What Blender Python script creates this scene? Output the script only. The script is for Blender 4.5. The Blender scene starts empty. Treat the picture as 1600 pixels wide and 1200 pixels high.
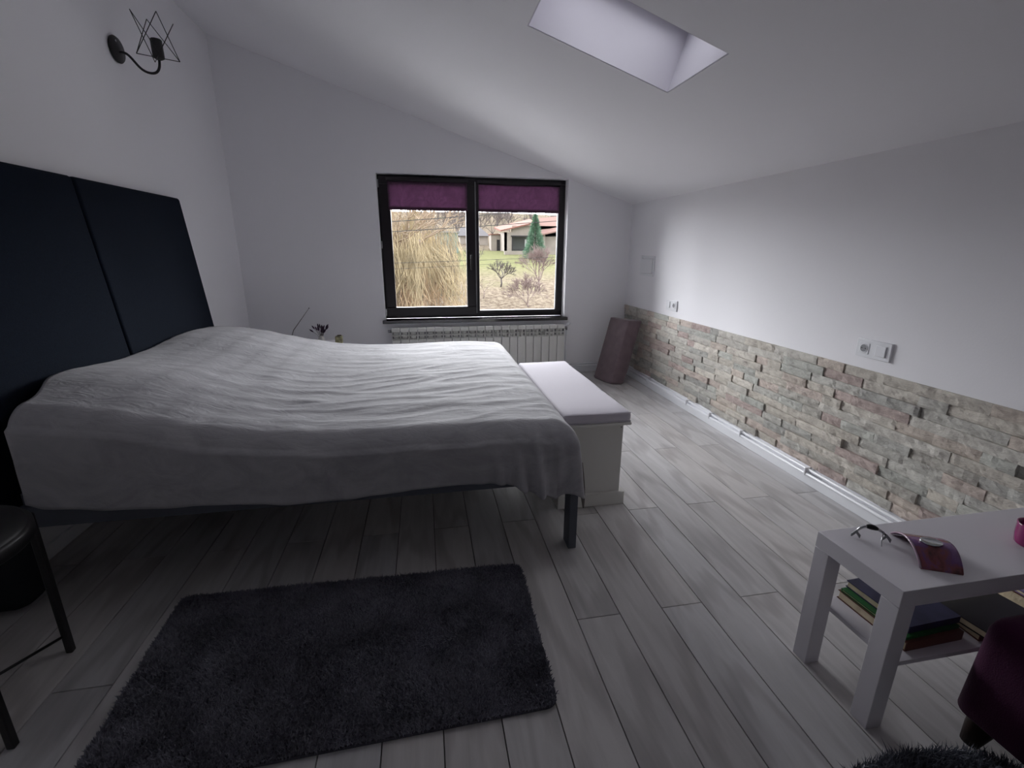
import bpy, bmesh, math, random
from mathutils import Vector, Matrix, noise
random.seed(7)
SC = bpy.context.scene
COL = SC.collection
PI = math.pi

# ------------------------------------------------------------------ materials
def new_mat(name):
    m = bpy.data.materials.new(name); m.use_nodes = True
    nt = m.node_tree
    return m, nt, nt.nodes['Principled BSDF']

def mat(name, col, rough=.6, metal=0., spec=.5, bump=0., bscale=40., var=0., vscale=3., sheen=0., coat=0.):
    m, nt, b = new_mat(name)
    N, L = nt.nodes, nt.links
    b.inputs['Base Color'].default_value = (*col, 1)
    b.inputs['Roughness'].default_value = rough
    b.inputs['Metallic'].default_value = metal
    b.inputs['Specular IOR Level'].default_value = spec
    b.inputs['Coat Weight'].default_value = coat
    if sheen:
        b.inputs['Sheen Weight'].default_value = sheen
        b.inputs['Sheen Roughness'].default_value = .4
    tc = N.new('ShaderNodeTexCoord')
    if var:
        n = N.new('ShaderNodeTexNoise'); n.inputs['Scale'].default_value = vscale; n.inputs['Detail'].default_value = 4
        L.new(tc.outputs['Object'], n.inputs['Vector'])
        r = N.new('ShaderNodeValToRGB')
        r.color_ramp.elements[0].position = .3; r.color_ramp.elements[1].position = .7
        r.color_ramp.elements[0].color = (*[c*(1-var) for c in col], 1)
        r.color_ramp.elements[1].color = (*[min(1, c*(1+var)) for c in col], 1)
        L.new(n.outputs['Fac'], r.inputs['Fac']); L.new(r.outputs['Color'], b.inputs['Base Color'])
    if bump:
        n2 = N.new('ShaderNodeTexNoise'); n2.inputs['Scale'].default_value = bscale; n2.inputs['Detail'].default_value = 5
        L.new(tc.outputs['Object'], n2.inputs['Vector'])
        bp = N.new('ShaderNodeBump'); bp.inputs['Strength'].default_value = bump; bp.inputs['Distance'].default_value = .01
        L.new(n2.outputs['Fac'], bp.inputs['Height']); L.new(bp.outputs['Normal'], b.inputs['Normal'])
    return m

def attr_mat(name, rough, grain=None, bump=.2, bscale=60, spec=.4, mix=.12, gscale=(1, 1, 1)):
    """base colour from a per-face colour attribute 'tint', with a procedural grain"""
    m, nt, b = new_mat(name)
    N, L = nt.nodes, nt.links
    a = N.new('ShaderNodeAttribute'); a.attribute_name = 'tint'
    tc = N.new('ShaderNodeTexCoord')
    mp = N.new('ShaderNodeMapping'); mp.inputs['Scale'].default_value = gscale
    L.new(tc.outputs['Object'], mp.inputs['Vector'])
    n = N.new('ShaderNodeTexNoise'); n.inputs['Scale'].default_value = grain or 12
    n.inputs['Detail'].default_value = 8; n.inputs['Roughness'].default_value = .62; n.inputs['Distortion'].default_value = .6
    L.new(mp.outputs['Vector'], n.inputs['Vector'])
    r = N.new('ShaderNodeValToRGB')
    r.color_ramp.elements[0].position = .32; r.color_ramp.elements[1].position = .68
    r.color_ramp.elements[0].color = (1-mix*2, 1-mix*2, 1-mix*2, 1); r.color_ramp.elements[1].color = (1, 1, 1, 1)
    L.new(n.outputs['Fac'], r.inputs['Fac'])
    mx = N.new('ShaderNodeMix'); mx.data_type = 'RGBA'; mx.blend_type = 'MULTIPLY'; mx.inputs[0].default_value = 1
    L.new(a.outputs['Color'], mx.inputs[6]); L.new(r.outputs['Color'], mx.inputs[7])
    L.new(mx.outputs[2], b.inputs['Base Color'])
    bp = N.new('ShaderNodeBump'); bp.inputs['Strength'].default_value = bump; bp.inputs['Distance'].default_value = .01
    n2 = N.new('ShaderNodeTexNoise'); n2.inputs['Scale'].default_value = bscale; n2.inputs['Detail'].default_value = 6
    L.new(mp.outputs['Vector'], n2.inputs['Vector'])
    L.new(n2.outputs['Fac'], bp.inputs['Height']); L.new(bp.outputs['Normal'], b.inputs['Normal'])
    b.inputs['Roughness'].default_value = rough; b.inputs['Specular IOR Level'].default_value = spec
    return m

def glass_mat(name, tint=(1, 1, 1), refl=.06):
    m = bpy.data.materials.new(name); m.use_nodes = True
    nt = m.node_tree; N, L = nt.nodes, nt.links
    N.remove(N['Principled BSDF'])
    t = N.new('ShaderNodeBsdfTransparent'); t.inputs['Color'].default_value = (*tint, 1)
    g = N.new('ShaderNodeBsdfGlossy'); g.inputs['Roughness'].default_value = .02
    f = N.new('ShaderNodeFresnel'); f.inputs['IOR'].default_value = 1.3
    x = N.new('ShaderNodeMixShader')
    L.new(f.outputs[0], x.inputs['Fac']); L.new(t.outputs[0], x.inputs[1]); L.new(g.outputs[0], x.inputs[2])
    L.new(x.outputs[0], N['Material Output'].inputs['Surface'])
    return m

def translucent_mat(name, col, tcol):
    m, nt, b = new_mat(name)
    N, L = nt.nodes, nt.links
    b.inputs['Base Color'].default_value = (*col, 1); b.inputs['Roughness'].default_value = .8
    t = N.new('ShaderNodeBsdfTranslucent'); t.inputs['Color'].default_value = (*tcol, 1)
    tr = N.new('ShaderNodeBsdfTransparent'); tr.inputs['Color'].default_value = (*tcol, 1)
    x = N.new('ShaderNodeMixShader'); x.inputs['Fac'].default_value = .5
    x2 = N.new('ShaderNodeMixShader'); x2.inputs['Fac'].default_value = .12
    L.new(b.outputs[0], x.inputs[1]); L.new(t.outputs[0], x.inputs[2])
    L.new(x.outputs[0], x2.inputs[1]); L.new(tr.outputs[0], x2.inputs[2])
    tc = N.new('ShaderNodeTexCoord'); n = N.new('ShaderNodeTexNoise'); n.inputs['Scale'].default_value = 9
    n.inputs['Distortion'].default_value = 2.5; n.inputs['Detail'].default_value = 3
    L.new(tc.outputs['Object'], n.inputs['Vector'])
    r = N.new('ShaderNodeValToRGB'); r.color_ramp.elements[0].position = .35; r.color_ramp.elements[1].position = .7
    r.color_ramp.elements[0].color = (*[c*.75 for c in tcol], 1); r.color_ramp.elements[1].color = (*[c*1.3 for c in tcol], 1)
    L.new(n.outputs['Fac'], r.inputs['Fac']); L.new(r.outputs['Color'], t.inputs['Color'])
    L.new(x2.outputs[0], N['Material Output'].inputs['Surface'])
    return m

WALL = mat('white wall paint', (.875, .87, .90), .85, bump=.04, bscale=150)
CEIL = mat('white ceiling paint', (.875, .87, .90), .9, bump=.04, bscale=120)
WHITE = mat('white lacquer', (.78, .77, .80), .35, spec=.5)
WHITE_PVC = mat('white plastic', (.80, .81, .84), .3)
TABLEW = mat('white foil furniture', (.66, .64, .68), .38, spec=.4)
CREAM = mat('cream white bench paint', (.70, .69, .65), .45)
RADW = mat('radiator enamel', (.76, .76, .73), .3)
DARKGAP = mat('dark recess', (.02, .02, .02), .9)
FRAME = mat('dark brown window foil', (.012, .009, .012), .35, spec=.4, bump=.05, bscale=30)
SILLM = mat('dark brown sill', (.018, .014, .018), .16, spec=.7)
STEEL = mat('brushed steel', (.5, .5, .52), .25, metal=1)
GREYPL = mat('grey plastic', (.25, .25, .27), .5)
BLACKM = mat('black powder coated metal', (.008, .007, .008), .42)
NAVY = mat('navy upholstery', (.0050, .0090, .0185), .95, spec=.15, bump=.35, bscale=420, var=.15, vscale=120)
SLATE = mat('slate grey bed frame', (.085, .095, .12), .5, bump=.1, bscale=200)
LILAC = mat('pale lilac cushion cover', (.63, .60, .66), .85, bump=.15, bscale=250, sheen=.1)
BROWNF = mat('brown mauve fabric', (.17, .125, .14), .9, bump=.3, bscale=260, var=.12, vscale=14, sheen=.35)
RUGB = mat('rug backing', (.06, .06, .075), .95)
PILE = mat('dark blue grey rug pile', (.22, .22, .27), .9, var=.3, vscale=6)
PILE2 = mat('grey shaggy pile', (.11, .12, .15), .9, var=.4, vscale=9)
PURPLE = mat('purple velvet', (.038, .003, .026), .85, spec=.2, sheen=.08, bump=.2, bscale=300)
DARKWOOD = mat('dark stained wood', (.012, .005, .004), .5, spec=.2, bump=.1, bscale=60)
MATTRESS = mat('mattress ticking', (.6, .6, .6), .9)
MAGENTA = mat('magenta glass', (.24, .003, .11), .08, spec=.8)
SILVER = mat('polished silver disc', (.55, .57, .58), .22, metal=1)
GLASS = glass_mat('window glass')
BLIND = translucent_mat('purple blind fabric', (.10, .06, .095), (.18, .105, .165))
BLINDBAR = mat('purple blind bar', (.05, .008, .035), .5)
PAGES = mat('book pages', (.74, .64, .45), .9, bump=.6, bscale=30)

def arch_glass_mat():
    m, nt, b = new_mat('mottled purple glass')
    N, L = nt.nodes, nt.links
    tc = N.new('ShaderNodeTexCoord'); n = N.new('ShaderNodeTexNoise'); n.inputs['Scale'].default_value = 16; n.inputs['Detail'].default_value = 5
    n.inputs['Distortion'].default_value = 1.2
    L.new(tc.outputs['Object'], n.inputs['Vector'])
    r = N.new('ShaderNodeValToRGB'); e = r.color_ramp.elements
    e[0].position = .32; e[0].color = (.04, .015, .02, 1); e[1].position = .72; e[1].color = (.22, .10, .26, 1)
    k = e.new(.47); k.color = (.22, .06, .07, 1); k = e.new(.58); k.color = (.16, .06, .20, 1)
    L.new(n.outputs['Fac'], r.inputs['Fac']); L.new(r.outputs['Color'], b.inputs['Base Color'])
    b.inputs['Roughness'].default_value = .12
    return m
ARCHG = arch_glass_mat()

# ------------------------------------------------------------------ mesh helpers
def obj(name, bm, m, parent=None, smooth=False, mats=None):
    me = bpy.data.meshes.new(name)
    bm.normal_update()
    bm.to_mesh(me); bm.free()
    for k in (mats or [m]): me.materials.append(k)
    if smooth:
        for p in me.polygons: p.use_smooth = True
    o = bpy.data.objects.new(name, me); COL.objects.link(o)
    if parent: o.parent = parent
    return o

def mesh_obj(name, verts, faces, m, parent=None, smooth=False):
    me = bpy.data.meshes.new(name); me.from_pydata(verts, [], faces); me.materials.append(m)
    if smooth:
        for p in me.polygons: p.use_smooth = True
    me.update()
    o = bpy.data.objects.new(name, me); COL.objects.link(o)
    if parent: o.parent = parent
    return o

def thing(name, label, cat, loc=(0, 0, 0), rz=0, group=None):
    o = bpy.data.objects.new(name, None); COL.objects.link(o)
    o.location = loc; o.rotation_euler = (0, 0, rz); o.empty_display_size = .1
    return tag(o, label, cat, group)

def tag(o, label, cat, group=None, kind=None):
    o['label'] = label; o['category'] = cat
    if group: o['group'] = group
    if kind: o['kind'] = kind
    return o

def struct(name, bm, m, parent=None, smooth=False):
    o = obj(name, bm, m, parent, smooth); o['kind'] = 'structure'
    return o

def box(bm, x0, x1, y0, y1, z0, z1, bev=0., seg=2, mi=0, M=None):
    vs = [bm.verts.new(Vector(p)) for p in
          ((x0, y0, z0), (x1, y0, z0), (x1, y1, z0), (x0, y1, z0), (x0, y0, z1), (x1, y0, z1), (x1, y1, z1), (x0, y1, z1))]
    fs = [bm.faces.new([vs[i] for i in f]) for f in
          ((3, 2, 1, 0), (4, 5, 6, 7), (0, 1, 5, 4), (1, 2, 6, 5), (2, 3, 7, 6), (3, 0, 4, 7))]
    for f in fs: f.material_index = mi
    if M is not None: bmesh.ops.transform(bm, matrix=M, verts=vs)
    if bev > 0:
        es = set(e for f in fs for e in f.edges)
        r = bmesh.ops.bevel(bm, geom=list(es), offset=bev, segments=seg, profile=.5, affect='EDGES')
        for f in r['faces']:
            f.material_index = mi
            if seg > 1: f.smooth = True
    return bm

def boxes(*specs, bev=0., seg=2):
    bm = bmesh.new()
    for s in specs: box(bm, *s, bev=bev, seg=seg)
    return bm

def tube(bm, pts, r, n=10, caps=True):
    pts = [Vector(p) for p in pts]
    rs = r if isinstance(r, (list, tuple)) else [r]*len(pts)
    rings = []; up = None
    for i, p in enumerate(pts):
        t = (pts[min(i+1, len(pts)-1)] - pts[max(i-1, 0)]).normalized()
        if up is None:
            up = Vector((0, 0, 1)) if abs(t.z) < .9 else Vector((1, 0, 0))
        s = t.cross(up)
        if s.length < 1e-5: s = t.orthogonal()
        s.normalize(); up = s.cross(t).normalized()
        rings.append([bm.verts.new(p + (s*math.cos(2*PI*k/n) + up*math.sin(2*PI*k/n))*rs[i]) for k in range(n)])
    for a, b in zip(rings, rings[1:]):
        for k in range(n):
            f = bm.faces.new((a[k], a[(k+1) % n], b[(k+1) % n], b[k])); f.smooth = n > 5
    if caps:
        bm.faces.new(rings[0][::-1]); bm.faces.new(rings[-1])
    return bm

def lathe(bm, prof, n=32, M=None, cap=True):
    """prof: list of (radius, z)"""
    rings = []; new = []
    for r, z in prof:
        ring = [bm.verts.new((r*math.cos(2*PI*k/n), r*math.sin(2*PI*k/n), z)) for k in range(n)]
        rings.append(ring); new += ring
    for a, b in zip(rings, rings[1:]):
        for k in range(n):
            f = bm.faces.new((a[k], a[(k+1) % n], b[(k+1) % n], b[k])); f.smooth = True
    if cap:
        bm.faces.new(rings[0][::-1]); bm.faces.new(rings[-1])
    if M is not None: bmesh.ops.transform(bm, matrix=M, verts=new)
    return bm

def bez(p0, p1, p2, p3, n=12):
    p0, p1, p2, p3 = map(Vector, (p0, p1, p2, p3))
    return [(p0*(1-t)**3 + p1*3*t*(1-t)**2 + p2*3*t*t*(1-t) + p3*t**3) for t in [i/n for i in range(n+1)]]

def interp(tab, x):
    if x <= tab[0][0]: return tab[0][1]
    for (a, va), (b, vb) in zip(tab, tab[1:]):
        if x <= b:
            t = (x-a)/(b-a); t = t*t*(3-2*t)*.5 + t*.5
            return va + (vb-va)*t
    return tab[-1][1]

def tint_faces(me, cols):
    a = me.color_attributes.new('tint', 'FLOAT_COLOR', 'CORNER')
    i = 0
    for p in me.polygons:
        c = cols[p.index]
        for _ in p.loop_indices:
            a.data[i].color = (*c, 1); i += 1

# ------------------------------------------------------------------ room numbers (metres)
CAMZ = 1.2596
R, L, W = 2.1027, -1.6040, 4.7014        # right wall, left wall, window wall
BACK = -2.1
ZR, ZL = 1.705, 2.896                    # knee wall top, high side
SL = (ZR-ZL)/(R-L)
def cz(x): return ZR + SL*(x-R)
WX0, WX1, WZ0, WZ1 = -.376, 1.428, .596, 1.921
WT = .34                                 # window wall thickness

# ---- floor: planks with a half-plank offset
def build_floor():
    bm = bmesh.new(); cols = []
    pw, plen = .1614, 1.335
    rnd = random.Random(3)
    vals = []
    i0 = math.floor((L-.05)/pw); i1 = math.ceil((R+.05)/pw)
    for i in range(i0, i1):
        y = (1.955 if i % 2 == 0 else 1.300) - plen*5
        while y < W+.05:
            a, b = max(y, BACK-.05), min(y+plen, W+.05)
            if b > a:
                n0 = len(bm.faces)
                g = .0011
                x0, x1 = max(i*pw+g, L-.05), min((i+1)*pw-g, R+.05)
                if x1 > x0:
                    vs = [bm.verts.new(p) for p in ((x0, a+g, -.012), (x1, a+g, -.012), (x1, b-g, -.012), (x0, b-g, -.012),
                                                    (x0+.0008, a+g+.0008, 0), (x1-.0008, a+g+.0008, 0), (x1-.0008, b-g-.0008, 0), (x0+.0008, b-g-.0008, 0))]
                    for f in ((4, 5, 6, 7), (0, 1, 5, 4), (1, 2, 6, 5), (2, 3, 7, 6), (3, 0, 4, 7)):
                        bm.faces.new([vs[k] for k in f])
                    v = rnd.uniform(.92, 1.04); w = rnd.uniform(-.01, .01)
                    off = rnd.random()
                    vals += [(v*(.60+w), v*.582, v*(.58-w), off)]*5
            y += plen
    # sub floor
    vs = [bm.verts.new(p) for p in ((L-.05, BACK-.05, -.0085), (R+.05, BACK-.05, -.0085), (R+.05, W+.05, -.0085), (L-.05, W+.05, -.0085))]
    bm.faces.new(vs); vals.append((.06, .055, .05, 0))
    m, nt, b = new_mat('whitewashed oak laminate')
    N, K = nt.nodes, nt.links
    a = N.new('ShaderNodeAttribute'); a.attribute_name = 'tint'
    tc = N.new('ShaderNodeTexCoord')
    ad = N.new('ShaderNodeVectorMath'); ad.operation = 'MULTIPLY_ADD'
    ad.inputs[1].default_value = (0, 0, 0)
    # shift the grain from plank to plank
    cmb = N.new('ShaderNodeCombineXYZ'); ml = N.new('ShaderNodeMath'); ml.operation = 'MULTIPLY'; ml.inputs[1].default_value = 37
    K.new(a.outputs['Alpha'], ml.inputs[0]); K.new(ml.outputs[0], cmb.inputs['X']); K.new(ml.outputs[0], cmb.inputs['Y'])
    sm = N.new('ShaderNodeVectorMath'); sm.operation = 'ADD'
    K.new(tc.outputs['Object'], sm.inputs[0]); K.new(cmb.outputs[0], sm.inputs[1])
    mp = N.new('ShaderNodeMapping'); mp.inputs['Scale'].default_value = (9, .9, 1); K.new(sm.outputs[0], mp.inputs['Vector'])
    n = N.new('ShaderNodeTexNoise'); n.inputs['Scale'].default_value = 1.6; n.inputs['Detail'].default_value = 9
    n.inputs['Roughness'].default_value = .6; n.inputs['Distortion'].default_value = 1.4
    K.new(mp.outputs[0], n.inputs['Vector'])
    # cathedral figure
    wv = N.new('ShaderNodeTexWave'); wv.wave_type = 'RINGS'; wv.inputs['Scale'].default_value = .55; wv.inputs['Distortion'].default_value = 9
    wv.inputs['Detail'].default_value = 3; wv.inputs['Detail Scale'].default_value = 1.2
    K.new(mp.outputs[0], wv.inputs['Vector'])
    r = N.new('ShaderNodeValToRGB'); r.color_ramp.elements[0].position = .30; r.color_ramp.elements[1].position = .62
    r.color_ramp.elements[0].color = (.80, .80, .80, 1); r.color_ramp.elements[1].color = (1, 1, 1, 1)
    K.new(n.outputs['Fac'], r.inputs['Fac'])
    r2 = N.new('ShaderNodeValToRGB'); r2.color_ramp.elements[0].position = .0; r2.color_ramp.elements[1].position = .35
    r2.color_ramp.elements[0].color = (.80, .79, .79, 1); r2.color_ramp.elements[1].color = (1, 1, 1, 1)
    K.new(wv.outputs['Fac'], r2.inputs['Fac'])
    m1 = N.new('ShaderNodeMix'); m1.data_type = 'RGBA'; m1.blend_type = 'MULTIPLY'; m1.inputs[0].default_value = 1
    m2 = N.new('ShaderNodeMix'); m2.data_type = 'RGBA'; m2.blend_type = 'MULTIPLY'; m2.inputs[0].default_value = 1
    K.new(a.outputs['Color'], m1.inputs[6]); K.new(r.outputs[0], m1.inputs[7])
    K.new(m1.outputs[2], m2.inputs[6]); K.new(r2.outputs[0], m2.inputs[7]); K.new(m2.outputs[2], b.inputs['Base Color'])
    bp = N.new('ShaderNodeBump'); bp.inputs['Strength'].default_value = .08; bp.inputs['Distance'].default_value = .01
    K.new(n.outputs['Fac'], bp.inputs['Height']); K.new(bp.outputs['Normal'], b.inputs['Normal'])
    b.inputs['Roughness'].default_value = .42; b.inputs['Specular IOR Level'].default_value = .45
    o = struct('floor', bm, m)
    at = o.data.color_attributes.new('tint', 'FLOAT_COLOR', 'CORNER')
    for p in o.data.polygons:
        c = vals[p.index]
        for li in p.loop_indices: at.data[li].color = c
build_floor()

# ---- walls
T = .2
struct('wall_left', boxes((L-T, L, BACK-T, W+WT, -.05, ZL+.6)), WALL)
struct('wall_right', boxes((R, R+T, BACK-T, W+WT, -.05, ZR+.02)), WALL)
struct('wall_back', boxes((L, R, BACK-T, BACK, -.05, ZL+.3)), WALL)
def window_wall():
    bm = bmesh.new()
    def prism(x0, x1, z0, z1a=None, z1b=None):
        # a slab of wall between two x, its top following the roof slope when z1a is None
        a = cz(x0)+.02 if z1a is None else z1a
        b = cz(x1)+.02 if z1b is None else z1b
        vs = [bm.verts.new(p) for p in ((x0, W, z0), (x1, W, z0), (x1, W, b), (x0, W, a),
                                        (x0, W+WT, z0), (x1, W+WT, z0), (x1, W+WT, b), (x0, W+WT, a))]
        for f in ((0, 1, 2, 3), (7, 6, 5, 4), (0, 4, 5, 1), (1, 5, 6, 2), (2, 6, 7, 3), (3, 7, 4, 0)):
            bm.faces.new([vs[i] for i in f])
    prism(L, WX0, -.05); prism(WX1, R, -.05)
    prism(WX0, WX1, -.05, WZ0-.03, WZ0-.03); prism(WX0, WX1, WZ1)
    bmesh.ops.recalc_face_normals(bm, faces=bm.faces)
    return bm
struct('wall_front', window_wall(), WALL)

# ---- sloping ceiling slab with the roof window's opening
SKX0, SKX1, SKY0, SKY1 = .506, 1.205, 1.904, 2.386
NRM = Vector((-SL, 0, 1)).normalized(); TH = .34
def ceiling():
    bm = bmesh.new()
    def slab(x0, x1, y0, y1):
        lo = [Vector((x, y, cz(x))) for x, y in ((x0, y0), (x1, y0), (x1, y1), (x0, y1))]
        hi = [p + NRM*TH for p in lo]
        vs = [bm.verts.new(p) for p in lo+hi]
        for f in ((3, 2, 1, 0), (4, 5, 6, 7), (0, 1, 5, 4), (1, 2, 6, 5), (2, 3, 7, 6), (3, 0, 4, 7)):
            bm.faces.new([vs[i] for i in f])
    slab(L-.15, SKX0, BACK-.1, W+WT); slab(SKX1, R+.18, BACK-.1, W+WT)
    slab(SKX0, SKX1, BACK-.1, SKY0); slab(SKX0, SKX1, SKY1, W+WT)
    bmesh.ops.recalc_face_normals(bm, faces=bm.faces)
    return bm
struct('ceiling', ceiling(), CEIL)

def skylight():
    root = bpy.data.objects.new('window_2', None); COL.objects.link(root); root['kind'] = 'structure'
    root['label'] = 'roof window at the top of the white shaft in the sloping ceiling'
    ux = Vector((1, 0, SL)).normalized()
    o = Vector((SKX0, SKY0, cz(SKX0))) + NRM*.272
    lx = (SKX1-SKX0)/ux.x; ly = SKY1-SKY0
    M = Matrix(((ux.x, 0, NRM.x, o.x), (ux.y, 1, NRM.y, o.y), (ux.z, 0, NRM.z, o.z), (0, 0, 0, 1)))
    lin = bmesh.new(); e = .006
    for s_ in ((0, lx, 0, e), (0, lx, ly-e, ly), (0, e, e, ly-e), (lx-e, lx, e, ly-e)):
        box(lin, *s_, -.270, 0, M=M)
    q = obj('shaft_lining', lin, mat('pale lilac grey shaft board', (.66, .64, .71), .7), root); q['kind'] = 'structure'
    bm = bmesh.new(); f = .045
    for s in ((0, lx, 0, f), (0, lx, ly-f, ly), (0, f, f, ly-f), (lx-f, lx, f, ly-f)):
        box(bm, *s, 0, .06, M=M)
    a = obj('window_frame', bm, FRAME, root); a['kind'] = 'structure'
    bm = bmesh.new(); box(bm, f, lx-f, f, ly-f, .03, .036, M=M)
    g = obj('pane', bm, GLASS, root); g['kind'] = 'structure'
skylight()

# ---- window
FY = W + .085
def window():
    root = bpy.data.objects.new('window_1', None); COL.objects.link(root); root['kind'] = 'structure'
    root['label'] = 'dark framed double window overlooking the garden'
    def part(n, bm, m, par=root):
        o = obj(n, bm, m, par); o['kind'] = 'structure'; return o
    def ring(x0, x1, z0, z1, wl, wr, wb, wt, y0, y1, bev=.004):
        bm = bmesh.new()
        box(bm, x0, x1, y0, y1, z0, z0+wb, bev); box(bm, x0, x1, y0, y1, z1-wt, z1, bev)
        box(bm, x0, x0+wl, y0+.0005, y1, z0+wb, z1-wt, bev); box(bm, x1-wr, x1, y0+.0005, y1, z0+wb, z1-wt, bev)
        return bm
    bm = ring(WX0, WX1, WZ0, WZ1, .05, .05, .045, .045, FY+.02, FY+.085)
    box(bm, .497, .548, FY+.018, FY+.085, WZ0+.045, WZ1-.045, .003)
    part('window_frame', bm, FRAME)
    # left opening sash, proud of the frame
    sash = part('sash', ring(WX0+.016, .522, WZ0+.022, WZ1-.022, .092, .088, .090, .060, FY-.012, FY+.045, .006), FRAME)
    part('pane', boxes((WX0+.10, .44, FY+.012, FY+.018, WZ0+.10, WZ1-.075)), GLASS, sash)
    hb = bmesh.new()
    box(hb, .462, .488, FY-.026, FY-.012, 1.17, 1.24, .004)
    box(hb, .466, .484, FY-.058, FY-.040, 1.07, 1.215, .006); box(hb, .467, .483, FY-.045, FY-.02, 1.195, 1.215, .003)
    part('handle', hb, BLACKM, sash)
    # light seal seen between sash and fixed light
    part('seal', boxes((.5245, .5325, FY+.004, FY+.018, WZ0+.04, WZ1-.04)), GREYPL)
    hg = bmesh.new()
    for z in (.66, 1.30, 1.84): box(hg, WX0+.002, WX0+.014, FY-.014, FY+.02, z-.035, z+.035, .003)
    part('hinge', hg, STEEL)
    # right fixed light
    fx = part('fixed_light', ring(.548, WX1-.05+.004, WZ0+.045, WZ1-.045, .014, .020, .020, .014, FY+.022, FY+.06, .003), FRAME)
    part('pane', boxes((.56, WX1-.06, FY+.038, FY+.044, WZ0+.06, WZ1-.055)), GLASS, fx)
    part('glazing_bead', ring(.561, WX1-.065, WZ0+.064, WZ1-.058, .004, .006, .004, .003, FY+.045, FY+.052, .0005), WHITE_PVC, fx)
    # sill
    part('window_sill', boxes((-.400, 1.454, W-.050, FY+.02, WZ0-.031, WZ0), bev=.004), SILLM)
    # outside ledge
    part('outer_ledge', boxes((WX0, WX1, FY+.085, W+WT+.05, WZ0-.05, WZ0-.01)), WHITE_PVC)
window()

def blind(x0, x1, yf, label):
    t = thing('roller_blind', label, 'blind', ((x0+x1)/2, yf, 1.875), group='purple roller blinds on the window')
    h = (x1-x0)/2
    bm = bmesh.new(); tube(bm, [(-h, .0, .0), (h, .0, .0)], .016, 16)
    obj('roller', bm, FRAME, t)
    bm = boxes((-h-.012, h+.012, -.018, .02, -.006, .024), bev=.005); obj('cassette', bm, FRAME, t)
    # fabric with faint waviness
    bm = bmesh.new(); nx, nz = 30, 10; z0, z1 = -.242, -.004
    g = [[bm.verts.new((-h+2*h*i/nx, .004+.0015*math.sin(i*.9+j*.4), z0+(z1-z0)*j/nz)) for i in range(nx+1)] for j in range(nz+1)]
    for j in range(nz):
        for i in range(nx): bm.faces.new((g[j][i], g[j][i+1], g[j+1][i+1], g[j+1][i]))
    f = obj('fabric', bm, BLIND, t, True)
    f.modifiers.new('thick', 'SOLIDIFY').thickness = .0008
    obj('bottom_bar', boxes((-h, h, -.004, .009, -.262, -.236), bev=.003), BLINDBAR, t)
blind(-.284, .448, FY-.030, 'purple roller blind rolled part way down on the left window sash')
blind(.560, 1.366, FY+.008, 'purple roller blind rolled part way down on the right window pane')

# ---- baseboards and heating pipes
def baseboard():
    struct('baseboard_right', boxes((R-.032, R, BACK, W, 0, .052), bev=.004), WHITE_PVC)
    struct('baseboard_front', boxes((L, R-.03, W-.016, W, 0, .058), bev=.004), WHITE_PVC)
    struct('baseboard_left', boxes((L, L+.016, BACK, W-.016, 0, .058), bev=.004), WHITE_PVC)
    bm = bmesh.new(); tube(bm, [(R-.036, BACK+.02, .0625), (R-.036, W-.03, .0625)], .0085, 12)
    p = thing('heating_pipes', 'pair of white heating pipes running above the baseboard under the stone wall', 'pipe', (0, 0, 0))
    obj('pipe', bm, WHITE_PVC, p)
    bm = bmesh.new(); tube(bm, [(R-.026, BACK+.02, .086), (R-.026, W-.02, .086)], .0085, 12)
    obj('pipe', bm, WHITE_PVC, p)
    for z, yy in ((.070, W-.030), (.092, W-.020)):
        bm = bmesh.new(); tube(bm, [(1.46, yy, z), (R-.02, yy, z)], .0085, 12); obj('pipe', bm, WHITE_PVC, p)
    for y in (-1.2, -.4, .5, 1.25, 2.05, 2.62, 2.98, 3.3, 4.0):
        bm = bmesh.new()
        box(bm, R-.047, R-.004, y-.006, y+.006, .0535, .096, .003); obj('clip', bm, WHITE_PVC, p)
baseboard()

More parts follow.
